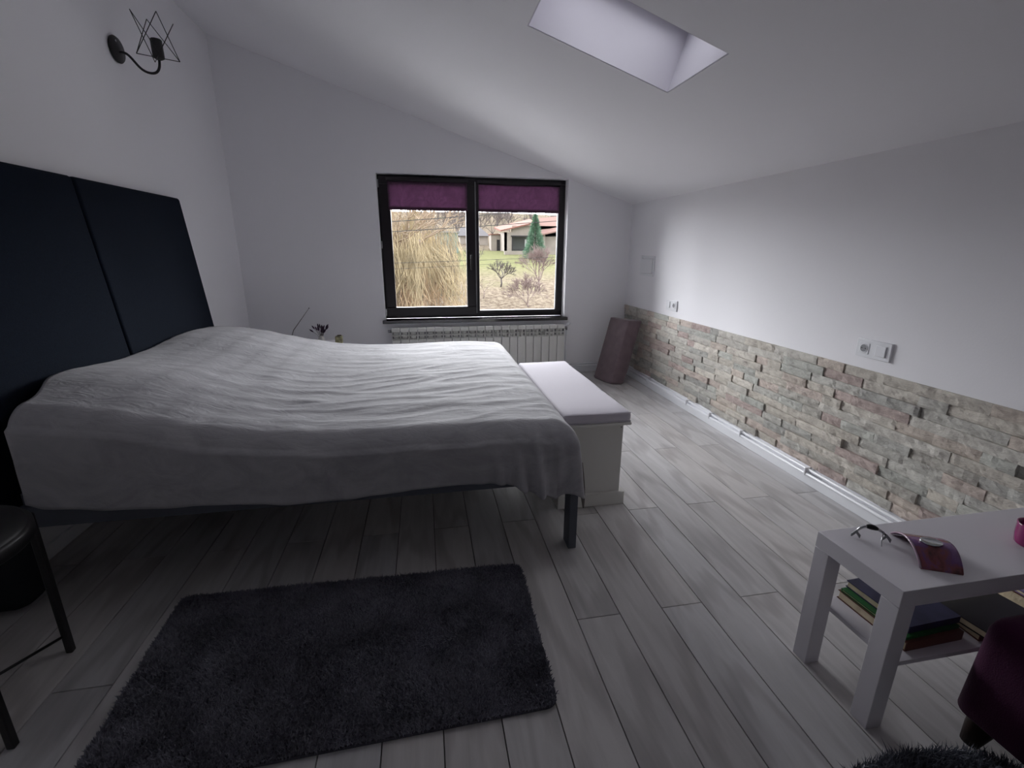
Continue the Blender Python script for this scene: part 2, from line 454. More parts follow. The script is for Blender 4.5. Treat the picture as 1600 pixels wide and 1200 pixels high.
# ---- stone cladding on the knee wall
def stones():
    rnd = random.Random(11)
    bm = bmesh.new(); vals = []
    rows = 13; z0 = .098; h = (.712-z0)/rows
    pal = [(.52, .49, .44), (.56, .53, .48), (.48, .465, .43), (.54, .47, .43), (.46, .38, .36), (.60, .57, .52),
           (.47, .48, .45), (.51, .505, .475), (.55, .49, .44), (.43, .43, .41), (.53, .515, .48)]
    for r in range(rows):
        y = BACK + rnd.uniform(0, .2); zb = z0 + r*h; last = -1
        while y < W-.002:
            ln = rnd.choice((.12, .16, .19, .22, .26, .30, .34)) * rnd.uniform(.9, 1.1)
            y1 = min(y+ln, W-.001)
            if y1-y > .02:
                dep = rnd.choice((.009, .011, .013, .016, .021))
                c = rnd.choice(pal); k = rnd.uniform(.88, 1.1); off = rnd.random()
                nx = max(2, int((y1-y)/.018)); nz = 4
                seed = rnd.uniform(0, 90); til = rnd.uniform(-.004, .004)
                g = []
                for j in range(nz+1):
                    row = []
                    for i in range(nx+1):
                        yy = y + .0007 + (y1-y-.0014)*i/nx; zz = zb + .0006 + (h-.0012)*j/nz
                        e = 0 if 0 < i < nx and 0 < j < nz else .0022
                        d = dep + til*(i/nx-.5)*2 + .0055*noise.noise(Vector((seed, yy*22, zz*40))) + .0025*noise.noise(Vector((seed, yy*70, zz*90))) - e
                        row.append(bm.verts.new((R-max(.004, d), yy, zz)))
                    g.append(row)
                n0 = 0
                for j in range(nz):
                    for i in range(nx):
                        bm.faces.new((g[j][i], g[j+1][i], g[j+1][i+1], g[j][i+1])); n0 += 1
                # sides back to the wall
                def back(v): return bm.verts.new((R+.001, v.co.y, v.co.z))
                bl = [back(v) for v in g[0]]; bt = [back(v) for v in g[-1]]
                for i in range(nx):
                    bm.faces.new((bl[i], g[0][i], g[0][i+1], bl[i+1])); bm.faces.new((bt[i+1], g[-1][i+1], g[-1][i], bt[i])); n0 += 2
                sl = [bl[0]] + [back(g[j][0]) for j in range(1, nz)] + [bt[0]]
                sr = [bl[-1]] + [back(g[j][-1]) for j in range(1, nz)] + [bt[-1]]
                for j in range(nz):
                    bm.faces.new((sl[j+1], g[j+1][0], g[j][0], sl[j])); bm.faces.new((sr[j], g[j][-1], g[j+1][-1], sr[j+1])); n0 += 2
                vals += [(c[0]*k, c[1]*k, c[2]*k, off)]*n0
            y = y1
    m, nt, b = new_mat('split face travertine')
    N, K = nt.nodes, nt.links
    a = N.new('ShaderNodeAttribute'); a.attribute_name = 'tint'
    tc = N.new('ShaderNodeTexCoord'); mp = N.new('ShaderNodeMapping'); mp.inputs['Scale'].default_value = (1, 1, 2.2)
    K.new(tc.outputs['Object'], mp.inputs['Vector'])
    n = N.new('ShaderNodeTexNoise'); n.inputs['Scale'].default_value = 16; n.inputs['Detail'].default_value = 9; n.inputs['Roughness'].default_value = .7
    K.new(mp.outputs[0], n.inputs['Vector'])
    r = N.new('ShaderNodeValToRGB'); e = r.color_ramp.elements
    e[0].position = .30; e[0].color = (.62, .58, .57, 1); e[1].position = .60; e[1].color = (1.08, 1.07, 1.04, 1)
    k = e.new(.44); k.color = (.9, .88, .86, 1)
    K.new(n.outputs['Fac'], r.inputs['Fac'])
    m1 = N.new('ShaderNodeMix'); m1.data_type = 'RGBA'; m1.blend_type = 'MULTIPLY'; m1.inputs[0].default_value = 1
    K.new(a.outputs['Color'], m1.inputs[6]); K.new(r.outputs[0], m1.inputs[7]); K.new(m1.outputs[2], b.inputs['Base Color'])
    n2 = N.new('ShaderNodeTexNoise'); n2.inputs['Scale'].default_value = 90; n2.inputs['Detail'].default_value = 6
    K.new(mp.outputs[0], n2.inputs['Vector'])
    bp = N.new('ShaderNodeBump'); bp.inputs['Strength'].default_value = .45; bp.inputs['Distance'].default_value = .006
    K.new(n2.outputs['Fac'], bp.inputs['Height']); K.new(bp.outputs['Normal'], b.inputs['Normal'])
    b.inputs['Roughness'].default_value = .85
    o = struct('trim_1', bm, m)
    o['label'] = 'split face stone cladding along the low right wall'
    at = o.data.color_attributes.new('tint', 'FLOAT_COLOR', 'CORNER')
    for p in o.data.polygons:
        c = vals[p.index]
        for li in p.loop_indices: at.data[li].color = c
stones()

# ---- sockets, switch, hatch on the right wall
def socket_gang(t, y, m=WHITE_PVC):
    bm = bmesh.new(); box(bm, R-.0125, R-.008, y-.027, y+.027, .785, .839, .002)
    f = obj('socket_face', bm, m, t)
    M = Matrix.Translation((R-.013, y, .812)) @ Matrix.Rotation(-PI/2, 4, 'Y')
    bm = bmesh.new(); lathe(bm, [(.0205, -.001), (.0205, .0012), (.0185, .0012), (.0180, .0004)], 28, M); obj('ring', bm, WHITE_PVC, f)
    bm = bmesh.new(); lathe(bm, [(.0178, -.0005), (.0178, .0008)], 28, M); obj('recess', bm, GREYPL, f)
    bm = bmesh.new()
    for dy in (-.0095, .0095):
        lathe(bm, [(.0026, .0006), (.0026, .0016)], 10, Matrix.Translation((R-.013, y+dy, .812)) @ Matrix.Rotation(-PI/2, 4, 'Y'))
    obj('pin_hole', bm, DARKGAP, f)
def rocker_gang(t, y, w=.024):
    bm = bmesh.new()
    box(bm, R-.016, R-.008, y-w, y+w, .786, .838, .003)
    f = obj('rocker', bm, WHITE_PVC, t)
    obj('rocker_gap', boxes((R-.0095, R-.008, y-w-.002, y+w+.002, .784, .840)), GREYPL, t)
t = thing('wall_socket', 'white double wall plate with round socket and light switch above stone, near table', 'socket', (0, 0, 0), group=None)
obj('plate', boxes((R-.010, R, 1.748, 1.928, .768, .856), bev=.003), WHITE_PVC, t)
socket_gang(t, 1.884); rocker_gang(t, 1.796, .026)
t = thing('wall_socket', 'white double wall plate with round socket near the window corner', 'socket', (0, 0, 0))
obj('plate', boxes((R-.010, R, 3.655, 3.835, .765, .851), bev=.003), WHITE_PVC, t)
socket_gang(t, 3.699); rocker_gang(t, 3.789, .026)
t = thing('wall_hatch', 'small flush white access hatch on the right wall near the corner', 'hatch', (0, 0, 0))
obj('hatch_frame', boxes((R-.006, R, 4.125, 4.155, 1.028, 1.214), (R-.006, R, 4.385, 4.415, 1.028, 1.214),
                         (R-.006, R, 4.155, 4.385, 1.028, 1.050), (R-.006, R, 4.155, 4.385, 1.192, 1.214), bev=.002), WHITE_PVC, t)
obj('hatch_door', boxes((R-.009, R, 4.158, 4.382, 1.053, 1.189), bev=.002), WHITE_PVC, t)

# ---- radiator
def radiator():
    x0, n, p = -.320, 21, .0822
    y0, y1 = W-.125, W-.035          # front, back
    t = thing('radiator', 'white sectional aluminium radiator under the window', 'radiator', (x0, y0, 0))
    zb, zt = .085, .530
    bm = bmesh.new(); g = .0022
    a, b = g, p-g; D = y1-y0
    # lower front plate, hood, fins, tubes
    box(bm, a, b, 0, .010, zb, .418, .003)
    box(bm, a, b, 0, D*.7, .514, zt, .005); box(bm, a, b, 0, .009, .492, .518, .003)
    box(bm, a, a+.005, .004, D*.9, zb+.01, .514); box(bm, b-.005, b, .004, D*.9, zb+.01, .514)
    box(bm, (a+b)/2-.003, (a+b)/2+.003, -.001, D*.8, .415, .494)
    box(bm, a, b, .012, D*.8, .452, .462, .002); box(bm, a, b, .012, D*.8, .418, .426, .002)
    box(bm, .018, p-.018, D*.4, D*.8, zb, .51)
    s = obj('section', bm, RADW, t)
    for k in range(1, n):
        c = s.copy(); COL.objects.link(c); c.parent = t; c.location = (k*p, 0, 0)
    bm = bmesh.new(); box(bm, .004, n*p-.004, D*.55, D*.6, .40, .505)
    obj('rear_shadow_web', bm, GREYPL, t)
    bm = bmesh.new()
    tube(bm, [(-.03, D*.5, .50), (0, D*.5, .50)], .014, 12); obj('end_plug', bm, GREYPL, t)
    bm = bmesh.new(); X = n*p
    tube(bm, [(X-.002, D*.5, .495), (X+.028, D*.5, .495)], [.012, .012], 12)
    tube(bm, [(X+.028, D*.5, .470), (X+.028, D*.5, .512)], .011, 12)
    v = obj('valve', bm, STEEL, t)
    bm = bmesh.new(); tube(bm, [(X+.030, D*.5, .512), (X+.040, D*.5-.008, .528), (X+.058, D*.5-.02, .545)], [.010, .014, .013], 14)
    obj('valve_knob', bm, WHITE_PVC, v)
    bm = bmesh.new(); tube(bm, [(X+.028, D*.5, .472), (X+.028, D*.5, .13), (X+.040, D*.5+.03, .092), (X+.09, W-.022-y0, .092)], .0075, 10)
    obj('pipe', bm, WHITE_PVC, t)
radiator()

# ------------------------------------------------------------------ bed
def hbx(z): return -1.554 + .0963*(1.57-z)     # front of the leaning headboard
def bed():
    t = thing('bed', 'slate grey framed double bed with its legs under the grey blanket', 'bed', (-.4, 2.65, 0))
    def part(n, bm, m, sm=False):
        bmesh.ops.translate(bm, verts=bm.verts, vec=(.4, -2.65, 0))
        return obj(n, bm, m, t, sm)
    x0, x1, y0, y1 = -1.40, .609, 1.700, 3.60
    part('side_rail', boxes((x0, x1-.04, y0+.004, y0+.034, .322, .40), bev=.002), SLATE)
    part('side_rail', boxes((x0, x1-.04, y1-.032, y1-.002, .322, .44), bev=.002), SLATE)
    part('foot_rail', boxes((x1-.034, x1-.006, y0+.078, y1-.078, .322, .44), bev=.002), SLATE)
    part('head_rail', boxes((x0, x0+.03, y0+.032, y1-.032, .322, .44), bev=.002), SLATE)
    for (lx, ly) in ((x1-.036, y0), (x1-.036, y1-.076)):
        part('leg', boxes((lx, lx+.036, ly, ly+.076, 0, .40), bev=.0025), SLATE)
    part('slat_base', boxes(*[(x0+.06+i*.118, x0+.13+i*.118, y0+.035, y1-.035, .385, .40) for i in range(16)]), DARKWOOD)
    tag(obj('mattress', boxes((-1.39, .545, 1.735, 3.565, .402, .545), bev=.035, seg=4), MATTRESS), 'mattress hidden under the grey blanket on the bed', 'mattress')
bed()

FOOTM = mat('dark charcoal fabric', (.022, .025, .030), .95, spec=.15)
def headboard():
    t = thing('headboard', 'tall navy padded headboard of two panels against the left wall', 'headboard', (-1.5, 2.65, 0))
    zb, zt = .28, 1.575
    for y0, y1 in ((1.642, 2.643), (2.649, 3.652)):
        bm = bmesh.new()
        box(bm, -.045, 0, y0, y1, 0, (zt-zb)/math.cos(.096), .016, 4)
        ang = -math.atan(.0963)
        M = Matrix.Translation((hbx(zb), 0, zb)) @ Matrix.Rotation(ang, 4, 'Y')
        bmesh.ops.transform(bm, matrix=M, verts=bm.verts)
        bmesh.ops.translate(bm, verts=bm.verts, vec=(1.5, -2.65, 0))
        obj('panel', bm, NAVY, t)
    for y0 in (1.655, 3.5):
        bm = boxes((-1.585, -1.425, y0, y0+.16, .004, .30), bev=.06, seg=6)
        bmesh.ops.translate(bm, verts=bm.verts, vec=(1.5, -2.65, 0)); obj('leg', bm, FOOTM, t, True)
headboard()

# ---- blanket
def blanket_mat():
    m, nt, b = new_mat('grey plush blanket')
    N, K = nt.nodes, nt.links
    tc = N.new('ShaderNodeTexCoord'); mp = N.new('ShaderNodeMapping'); mp.inputs['Scale'].default_value = (1, 2.2, 1.5)
    K.new(tc.outputs['Object'], mp.inputs['Vector'])
    n = N.new('ShaderNodeTexNoise'); n.inputs['Scale'].default_value = 4.5; n.inputs['Detail'].default_value = 8; n.inputs['Distortion'].default_value = 1.6
    n.inputs['Roughness'].default_value = .65
    K.new(mp.outputs[0], n.inputs['Vector'])
    r = N.new('ShaderNodeValToRGB'); e = r.color_ramp.elements
    e[0].position = .36; e[0].color = (.335, .33, .35, 1); e[1].position = .64; e[1].color = (.425, .42, .44, 1)
    K.new(n.outputs['Fac'], r.inputs['Fac']); K.new(r.outputs[0], b.inputs['Base Color'])
    b.inputs['Roughness'].default_value = .75; b.inputs['Specular IOR Level'].default_value = .25
    b.inputs['Sheen Weight'].default_value = .18; b.inputs['Sheen Roughness'].default_value = .35
    n2 = N.new('ShaderNodeTexNoise'); n2.inputs['Scale'].default_value = 9; n2.inputs['Detail'].default_value = 4; n2.inputs['Distortion'].default_value = 2.5; n2.inputs['Roughness'].default_value = .45
    K.new(mp.outputs[0], n2.inputs['Vector'])
    bp = N.new('ShaderNodeBump'); bp.inputs['Strength'].default_value = .22; bp.inputs['Distance'].default_value = .012
    K.new(n2.outputs['Fac'], bp.inputs['Height']); K.new(bp.outputs['Normal'], b.inputs['Normal'])
    return m

def blanket():
    XA, XB, YA, YB, RR = -1.452, .505, 1.795, 3.50, .105
    head = [(-1.46, .745), (-1.38, .748), (-1.25, .738), (-1.1, .712), (-.95, .674), (-.8, .640), (-.6, .604), (-.4, .590), (-.1, .586), (.3, .590), (.52, .578)]
    hem = [(-1.46, .455), (-1.36, .43), (-1.30, .408), (-1.1, .388), (-.94, .376), (-.7, .362), (-.46, .345), (-.2, .353), (-.06, .362), (.1, .366), (.26, .362), (.34, .340), (.42, .300), (.52, .262)]
    def H(a, b):
        z = interp(head, a)
        # two pillows under the blanket with a dip between them
        k = max(0., min(1., (-.72-a)/.35)); k = k*k*(3-2*k)
        z += k*(.045*math.exp(-((b-2.10)/.33)**2) + .03*math.exp(-((b-3.12)/.36)**2) - .012)
        z -= .012*math.exp(-((a+.35)/.25)**2)*math.exp(-((b-2.5)/.5)**2)
        # long soft wrinkles radiating from the pillows and pulled creases near the foot
        w1 = noise.noise(Vector((a*1.3, b*5.5, 2.1))); w2 = noise.noise(Vector((a*3.2+b*1.5, b*11, 5.2)))
        fade = math.exp(-((a+.0)/.9)**2)
        z += .0035*w1 + .0025*w2
        r1 = 1-abs(noise.noise(Vector((a*2.6+b*.8, b*10-a*1.6, 9.0))))*3.4
        if r1 > 0: z += .0055*r1*fade*(.4+.6*math.exp(-((b-2.35)/.5)**2))
        r2 = 1-abs(noise.noise(Vector((a*2.6+b*2.0, b*5.0-a*2.6, 19.0))))*3.6
        if r2 > 0: z += .006*r2*math.exp(-((a+.62)/.33)**2)*math.exp(-((b-2.2)/.35)**2)
        return z
    # parameter lines; negative side = skirt
    def line(lo, hi, dlo, dhi, n, ns):
        v = []
        if dlo: v += [('lo', dlo*(1-i/ns)) for i in range(ns)]
        v += [('in', lo+(hi-lo)*i/n) for i in range(n+1)]
        if dhi: v += [('hi', dhi*(i+1)/ns) for i in range(ns)]
        return v
    NX, NY, NS = 150, 120, 34
    xs = line(XA, XB, 0, 1., NX, NS); ys = line(YA, YB, 1., 1., NY, NS)
    bm = bmesh.new(); g = []
    for kx, u in xs:
        row = []
        for ky, v in ys:
            a = u if kx == 'in' else XB
            b = v if ky == 'in' else (YA if ky == 'lo' else YB)
            # the head end stops short of the headboard at the near corner
            sh = 1-max(0., min(1., (b-YA)/.32)); sh = sh*sh*(3-2*sh)
            if kx == 'in': a = a + .10*sh*max(0., (-.9-a)/.55)
            h = H(a, b)
            dn = (h-.10 - interp(hem, a)) + RR*PI/2
            if ky == 'hi': dn = .30
            dx = 0 if kx == 'in' else u*.34
            dy = 0 if ky == 'in' else v*(dn if kx == 'in' else dn + (.33-dn)*min(1, u*2))
            if kx != 'in' and ky != 'in':
                q = 1-.20*(min(u, v)**2); dx *= q; dy *= q
            d = math.hypot(dx, dy)
            if d < 1e-9:
                row.append(bm.verts.new((a, b, h))); continue
            ox, oy = dx/d, (-dy if ky == 'lo' else dy)/d
            if d < RR*PI/2:
                th = d/RR; out = RR*math.sin(th); dr = RR*(1-math.cos(th))
            else:
                s = d-RR*PI/2; out = RR + .05*s; dr = RR + s
            hang = max(0, d-.06)
            # folds in the hanging part
            def fold(a):
                f = math.exp(-((a-.44)/.17)**2)
                r = hang*(.15*f*math.sin(a*74+1.2+.8*math.sin(d*14)) + .055*noise.noise(Vector((a*4.2, d*3, 1.5))) + .03*noise.noise(Vector((a*11, d*6, 7.5))))
                r += hang*.10*math.exp(-((a-.40)/.05)**2)
                # drawn-in diagonal under the pillow
                r -= .012*math.exp(-((a+.72-d*.9)/.07)**2)*min(1, d*6)
                r += .010*math.exp(-((a+.60-d*1.0)/.05)**2)*min(1, d*6)
                return r
            if kx == 'in' and ky == 'lo':
                out += fold(a)
                if v > .94: out += .002
                if d > .12: out = max(out, .110)
            elif kx != 'in' and ky == 'lo':
                an = math.atan2(dy, dx)
                out *= (abs(ox)**7+abs(oy)**7)**(-1/7)
                out += fold(XB)*max(0, math.sin(an))**6
                out += hang*(.09*math.sin(an*7.5+.4)*math.sin(an*2)**2) + hang*.07*math.sin(an*2)
            elif kx != 'in':
                out = min(out, .098)
                out += hang*.02*math.sin(b*20)
            px, py, pz = a+ox*out, b+oy*out, h-dr
            if kx != 'in': px = min(px, .6115 if py > 1.985 else .66)
            row.append(bm.verts.new((px, py, pz)))
        g.append(row)
    for i in range(len(g)-1):
        for j in range(len(g[0])-1):
            bm.faces.new((g[i][j], g[i+1][j], g[i+1][j+1], g[i][j+1]))
    bmesh.ops.recalc_face_normals(bm, faces=bm.faces)
    o = obj('blanket', bm, blanket_mat(), smooth=True)
    tag(o, 'grey plush blanket spread over the bed and hanging over its sides', 'blanket')
    s = o.modifiers.new('thick', 'SOLIDIFY'); s.thickness = .010; s.offset = -1
    # care strap dangling at the foot corner
    bm = bmesh.new()
    pts = [(.622, 1.722, .40), (.631, 1.725, .34), (.640, 1.735, .28), (.646, 1.745, .22), (.652, 1.75, .165)]
    ws = [.006, .007, .008, .009, .003]; rr = []
    for p, w in zip(pts, ws):
        p = Vector(p)
        rr.append([bm.verts.new(p+Vector((sx*w, sy*.0012, 0))) for sx, sy in ((-1, -1), (1, -1), (1, 1), (-1, 1))])
    for A, B in zip(rr, rr[1:]):
        for k in range(4): bm.faces.new((A[k], A[(k+1) % 4], B[(k+1) % 4], B[k]))
    bm.faces.new(rr[0][::-1]); bm.faces.new(rr[-1])
    s = obj('strap', bm, mat('taupe ribbon', (.16, .14, .13), .8), o); s['label'] = 'narrow taupe ribbon hanging from the corner'
blanket()

# ---- storage bench with cushion
def bench():
    x0, x1, y0, y1 = .632, .946, 2.036, 3.13
    t = thing('storage_bench', 'cream white wooden storage bench at the foot of the bed', 'bench', (x0, y0, 0))
    def part(n, bm, m, par=t):
        bmesh.ops.translate(bm, verts=bm.verts, vec=(-x0, -y0, 0)); return obj(n, bm, m, par)
    part('body', boxes((x0, x1, y0, y1, .03, .435), bev=.002), CREAM)
    part('plinth', boxes((.616, .969, 2.018, y1+.015, 0, .070), bev=.003), CREAM)
    part('lid', boxes((.622, .976, 2.010, y1+.01, .437, .4515), bev=.004), CREAM)
    for xx in (.650, .934):
        bm = bmesh.new(); lathe(bm, [(.004, 0), (.004, .003)], 12, Matrix.Translation((xx, y0, .420)) @ Matrix.Rotation(PI/2, 4, 'X'))
        part('screw_cap', bm, GREYPL)
    # cushion: rounded slab with soft edges
    bm = bmesh.new()
    box(bm, .626, .974, 2.014, y1, .4525, .503, .016, 4)
    bmesh.ops.subdivide_edges(bm, edges=[e for e in bm.edges if e.calc_length() > .2], cuts=10, use_grid_fill=True)
    for v in bm.verts:
        if v.co.z > .49: v.co.z += .004*noise.noise(v.co*4)
        v.co.x += .003*noise.noise(v.co*5+Vector((3, 0, 0)))
    c = obj('bench_cushion', bm, LILAC, smooth=True)
    tag(c, 'flat pale lilac seat cushion lying on the cream storage bench', 'cushion')
    bm = bmesh.new()
    pip = [(.630, 2.016, .500), (.970, 2.016, .500)]
    tube(bm, pip, .0022, 8); tube(bm, [(.630, 2.016, .456), (.970, 2.016, .456)], .0022, 8)
    tube(bm, [(.972, 2.018, .456), (.972, y1-.004, .456)], .0022, 8)
    obj('piping', bm, LILAC, c)
bench()

# ---- brown cushion leaning in the corner
def bolster():
    sec = []
    # outline in (w, t): front bulges slightly, back is waisted (kidney shaped)
    front = [(0, .018), (0, .0), (.05, -.006), (.11, -.009), (.17, -.009), (.23, -.006), (.268, .0), (.285, .008)]
    back = [(.312, .04), (.328, .08), (.325, .115), (.300, .140), (.262, .142), (.225, .118), (.185, .082), (.14, .056), (.09, .048), (.04, .048), (.005, .04)]
    ctrl = front + back
    n = len(ctrl)
    for i in range(n):                      # smooth the outline (Catmull-Rom)
        p0, p1, p2, p3 = [Vector(ctrl[(i+k-1) % n]) for k in range(4)]
        for s in range(4):
            q = s/4
            sec.append(.5*((2*p1)+(p2-p0)*q+(2*p0-5*p1+4*p2-p3)*q*q+(3*p1-p0-3*p2+p3)*q**3))
    wb, wt = Vector((.28, -.96, 0)).normalized(), Vector((.26, -.965, 0)).normalized()
    b0, t0 = Vector((1.685, 4.420, 0)), Vector((1.835, 4.445, .598))
    bm = bmesh.new(); rings = []; NZ = 24
    c2 = sum(sec, Vector((0, 0)))/len(sec)
    for k in range(-3, NZ+4):
        q = min(1, max(0, k/NZ)); sh = 1
        if k <= 0: sh = (.86, .94, .98, 1)[k+3]
        if k >= NZ: sh = (1, .99, .965, .92)[k-NZ]
        o = b0.lerp(t0, q); w = wb.lerp(wt, q).normalized(); th = Vector((-w.y, w.x, 0))
        zoff = 0
        if k < 0: zoff = -k*.000
        zz = o.z + (0.02 if k > 0 else 0) * 0
        ring = []
        for s in sec:
            p = c2 + (s-c2)*sh
            wr = .003*noise.noise(Vector((p.x*9, p.y*9, q*6)))
            v = o + w*p.x + th*(p.y+wr)
            v.z = o.z + (.006 if k > -3 else 0)
            if k <= 0: v.z = (.001, .004, .012, .026)[k+3]
            if k >= NZ: v.z = o.z + (0, .010, .016, .018)[k-NZ] - .035*(p.x-.1)*0
            ring.append(bm.verts.new(v))
        rings.append(ring)
    m = len(sec)
    for a, b in zip(rings, rings[1:]):
        for i in range(m): bm.faces.new((a[i], a[(i+1) % m], b[(i+1) % m], b[i]))
    bm.faces.new(rings[0][::-1]); bm.faces.new(rings[-1])
    bmesh.ops.recalc_face_normals(bm, faces=bm.faces)
    o = obj('bolster_cushion', bm, BROWNF, smooth=True)
    tag(o, 'tall brown mauve foam cushion leaning upright in the corner by the stone wall', 'cushion')
bolster()

# ---- rugs: backing and pile blades
def rug(name, inside, x0, x1, y0, y1, base_bm, pm, n, hgt, wid, label, seed, zt=.010):
    t = thing(name, label, 'rug', ((x0+x1)/2, (y0+y1)/2, 0))
    off = Vector(((x0+x1)/2, (y0+y1)/2, 0))
    bmesh.ops.translate(base_bm, verts=base_bm.verts, vec=-off)
    obj('backing', base_bm, RUGB, t)
    rnd = random.Random(seed); verts = []; faces = []
    while n > 0:
        x, y = rnd.uniform(x0, x1), rnd.uniform(y0, y1)
        if not inside(x, y): continue
        n -= 1
        a = rnd.uniform(0, 2*PI); c, s = math.cos(a), math.sin(a)
        fa = noise.noise(Vector((x*5, y*5, seed)))*PI*2
        ln = hgt*rnd.uniform(.75, 1.15)
        lx, ly = math.cos(fa)*ln*.25 + rnd.gauss(0, .45)*ln, math.sin(fa)*ln*.25 + rnd.gauss(0, .45)*ln
        X, Y = x-off.x, y-off.y; k = len(verts)
        verts += [(X-c*wid, Y-s*wid, zt-.004), (X+c*wid, Y+s*wid, zt-.004),
                  (X+lx*.5+c*wid*.9, Y+ly*.5+s*wid*.9, zt+ln*.6), (X+lx*.5-c*wid*.9, Y+ly*.5-s*wid*.9, zt+ln*.6),
                  (X+lx, Y+ly, zt+ln)]
        faces += [(k, k+1, k+2, k+3), (k+3, k+2, k+4)]
    p = mesh_obj('pile', verts, faces, pm, t); p['kind'] = 'stuff'
quad = [Vector(v) for v in ((-.931, 1.652), (.342, 1.622), (.328, .992), (-.900, .960))]
rr = .035
def in_rug(x, y):
    # inside the slightly skewed rectangle with rounded corners
    ds = []
    for i in range(4):
        a, b = quad[i], quad[(i+1) % 4]; e = (b-a).normalized()
        ds.append((x-a.x)*e.y - (y-a.y)*e.x)
    if min(ds) < 0: return False
    for i in range(4):
        d1, d2 = ds[i], ds[(i+1) % 4]
        if d1 < rr and d2 < rr and math.hypot(rr-d1, rr-d2) > rr: return False
    return True
bm = bmesh.new()
pts = []
for i in range(4):
    p, q, s = quad[i-1], quad[i], quad[(i+1) % 4]
    e1, e2 = (p-q).normalized(), (s-q).normalized(); cc = q+(e1+e2)*rr
    for k in range(7):
        u = k/6*PI/2; pts.append(cc - e2*rr*math.cos(u) - e1*rr*math.sin(u))
lo = [bm.verts.new((p.x, p.y, .001)) for p in pts]; hi = [bm.verts.new((p.x, p.y, .010)) for p in pts]
bm.faces.new(lo); bm.faces.new(hi[::-1])
for i in range(len(pts)): bm.faces.new((lo[i], lo[(i+1) % len(pts)], hi[(i+1) % len(pts)], hi[i]))
bmesh.ops.recalc_face_normals(bm, faces=bm.faces)
rug('rug', in_rug, -.94, .35, .95, 1.66, bm, PILE, 130000, .012, .0018, 'dark charcoal navy plush rectangular rug on the floor beside the bed', 5)
RC, RA, RB = (1.145, .295), .352, .405
def in_rug2(x, y): return abs((x-RC[0])/RA)**3 + abs((y-RC[1])/RB)**3 < 1
bm = bmesh.new()
pts = []
for k in range(48):
    u = 2*PI*k/48; c, s = math.cos(u), math.sin(u)
    r_ = (abs(c/RA)**3+abs(s/RB)**3)**(-1/3); pts.append(Vector((RC[0]+c*r_*.98, RC[1]+s*r_*.98)))
lo = [bm.verts.new((p.x, p.y, .001)) for p in pts]; hi = [bm.verts.new((p.x, p.y, .009)) for p in pts]
bm.faces.new(lo); bm.faces.new(hi[::-1])
for i in range(len(pts)): bm.faces.new((lo[i], lo[(i+1) % len(pts)], hi[(i+1) % len(pts)], hi[i]))
bmesh.ops.recalc_face_normals(bm, faces=bm.faces)
rug('shaggy_rug', in_rug2, .79, 1.5, -.12, .71, bm, PILE2, 48000, .025, .0013, 'small shaggy grey rug under the purple armchair leg', 8, .008)

# ---- stool on the left
def stool():
    C = Vector((-1.302, 1.268))
    t = thing('stool', 'round black metal stool beside the headboard', 'stool', (C.x, C.y, 0))
    legs = [Vector((-1.175, 1.46)), Vector((-1.11, 1.14)), Vector((-1.43, 1.075)), Vector((-1.495, 1.395))]
    for l in legs:
        d = l-C
        bm = bmesh.new(); box(bm, d.x-.010, d.x+.010, d.y-.010, d.y+.010, .001, .505, .004, 3); obj('leg', bm, BLACKM, t)
    for a, b in ((0, 2), (1, 3)):
        bm = bmesh.new(); p, q = legs[a]-C, legs[b]-C
        tube(bm, [(p.x, p.y, .066+.007*a), (q.x, q.y, .066+.007*a)], .0045, 8); obj('stretcher', bm, BLACKM, t)
    bm = bmesh.new(); lathe(bm, [(.195, .485), (.224, .486), (.228, .492), (.228, .520), (.224, .526), (.195, .526)], 48); obj('rim', bm, BLACKM, t)
    bm = bmesh.new(); lathe(bm, [(.18, .495), (.218, .505), (.219, .524), (.212, .534), (.17, .540), (.08, .542), (.002, .542)], 48)
    obj('seat', bm, mat('black seat leather', (.006, .006, .007), .55), t)
stool()

# ---- coffee table with shelf
TX0, TX1, TY0, TY1 = 1.1376, 2.037, .7795, 1.0453
def table():
    t = thing('side_table', 'low white table with lower shelf against the stone wall', 'table', (TX0, TY0, 0))
    def part(n, *s, bev=.0015):
        bm = boxes(*s, bev=bev); bmesh.ops.translate(bm, verts=bm.verts, vec=(-TX0, -TY0, 0)); return obj(n, bm, TABLEW, t)
    part('tabletop', (TX0, TX1, TY0, TY1, .400, .450))
    for x in (TX0, TX1-.05):
        for y in (TY0, TY1-.05): part('leg', (x, x+.05, y, y+.05, 0, .3995))
    part('shelf', (TX0+.047, TX1-.047, TY0+.01, TY1-.01, .196, .210))
table()
SH = .2105
def book(x, y, z, w, d, h, rz, cover, label, grp=None, pages=PAGES, name='book'):
    t = thing(name, label, 'book' if name == 'book' else 'magazine', (x, y, z), rz, grp)
    bm = bmesh.new(); c = .0022
    box(bm, -w/2, w/2, -d/2, d/2, 0, c); box(bm, -w/2, w/2, -d/2, d/2, h-c, h); box(bm, -w/2, w/2, -d/2, -d/2+c, c, h-c)
    obj('cover', bm, cover, t)
    obj('pages', boxes((-w/2+.003, w/2-.003, -d/2+c, d/2-.004, c, h-c)), pages, t)
GREEN = mat('green book cover', (.015, .12, .03), .5); NAVB = mat('navy book cover', (.028, .028, .075), .5, var=.4, vscale=20)
BRN = mat('dark olive book cover', (.03, .022, .016), .45, var=.5, vscale=14); RUST = mat('rust book cover', (.13, .05, .035), .5)
BLK = mat('black glossy cover', (.010, .010, .012), .2, var=.5, vscale=8); REDM = mat('dark red magazine cover', (.10, .03, .02), .3, var=.5, vscale=25)
WPUR = mat('white and purple magazine cover', (.35, .28, .5), .3, var=.7, vscale=14); CRM = mat('cream cover', (.5, .42, .30), .6)
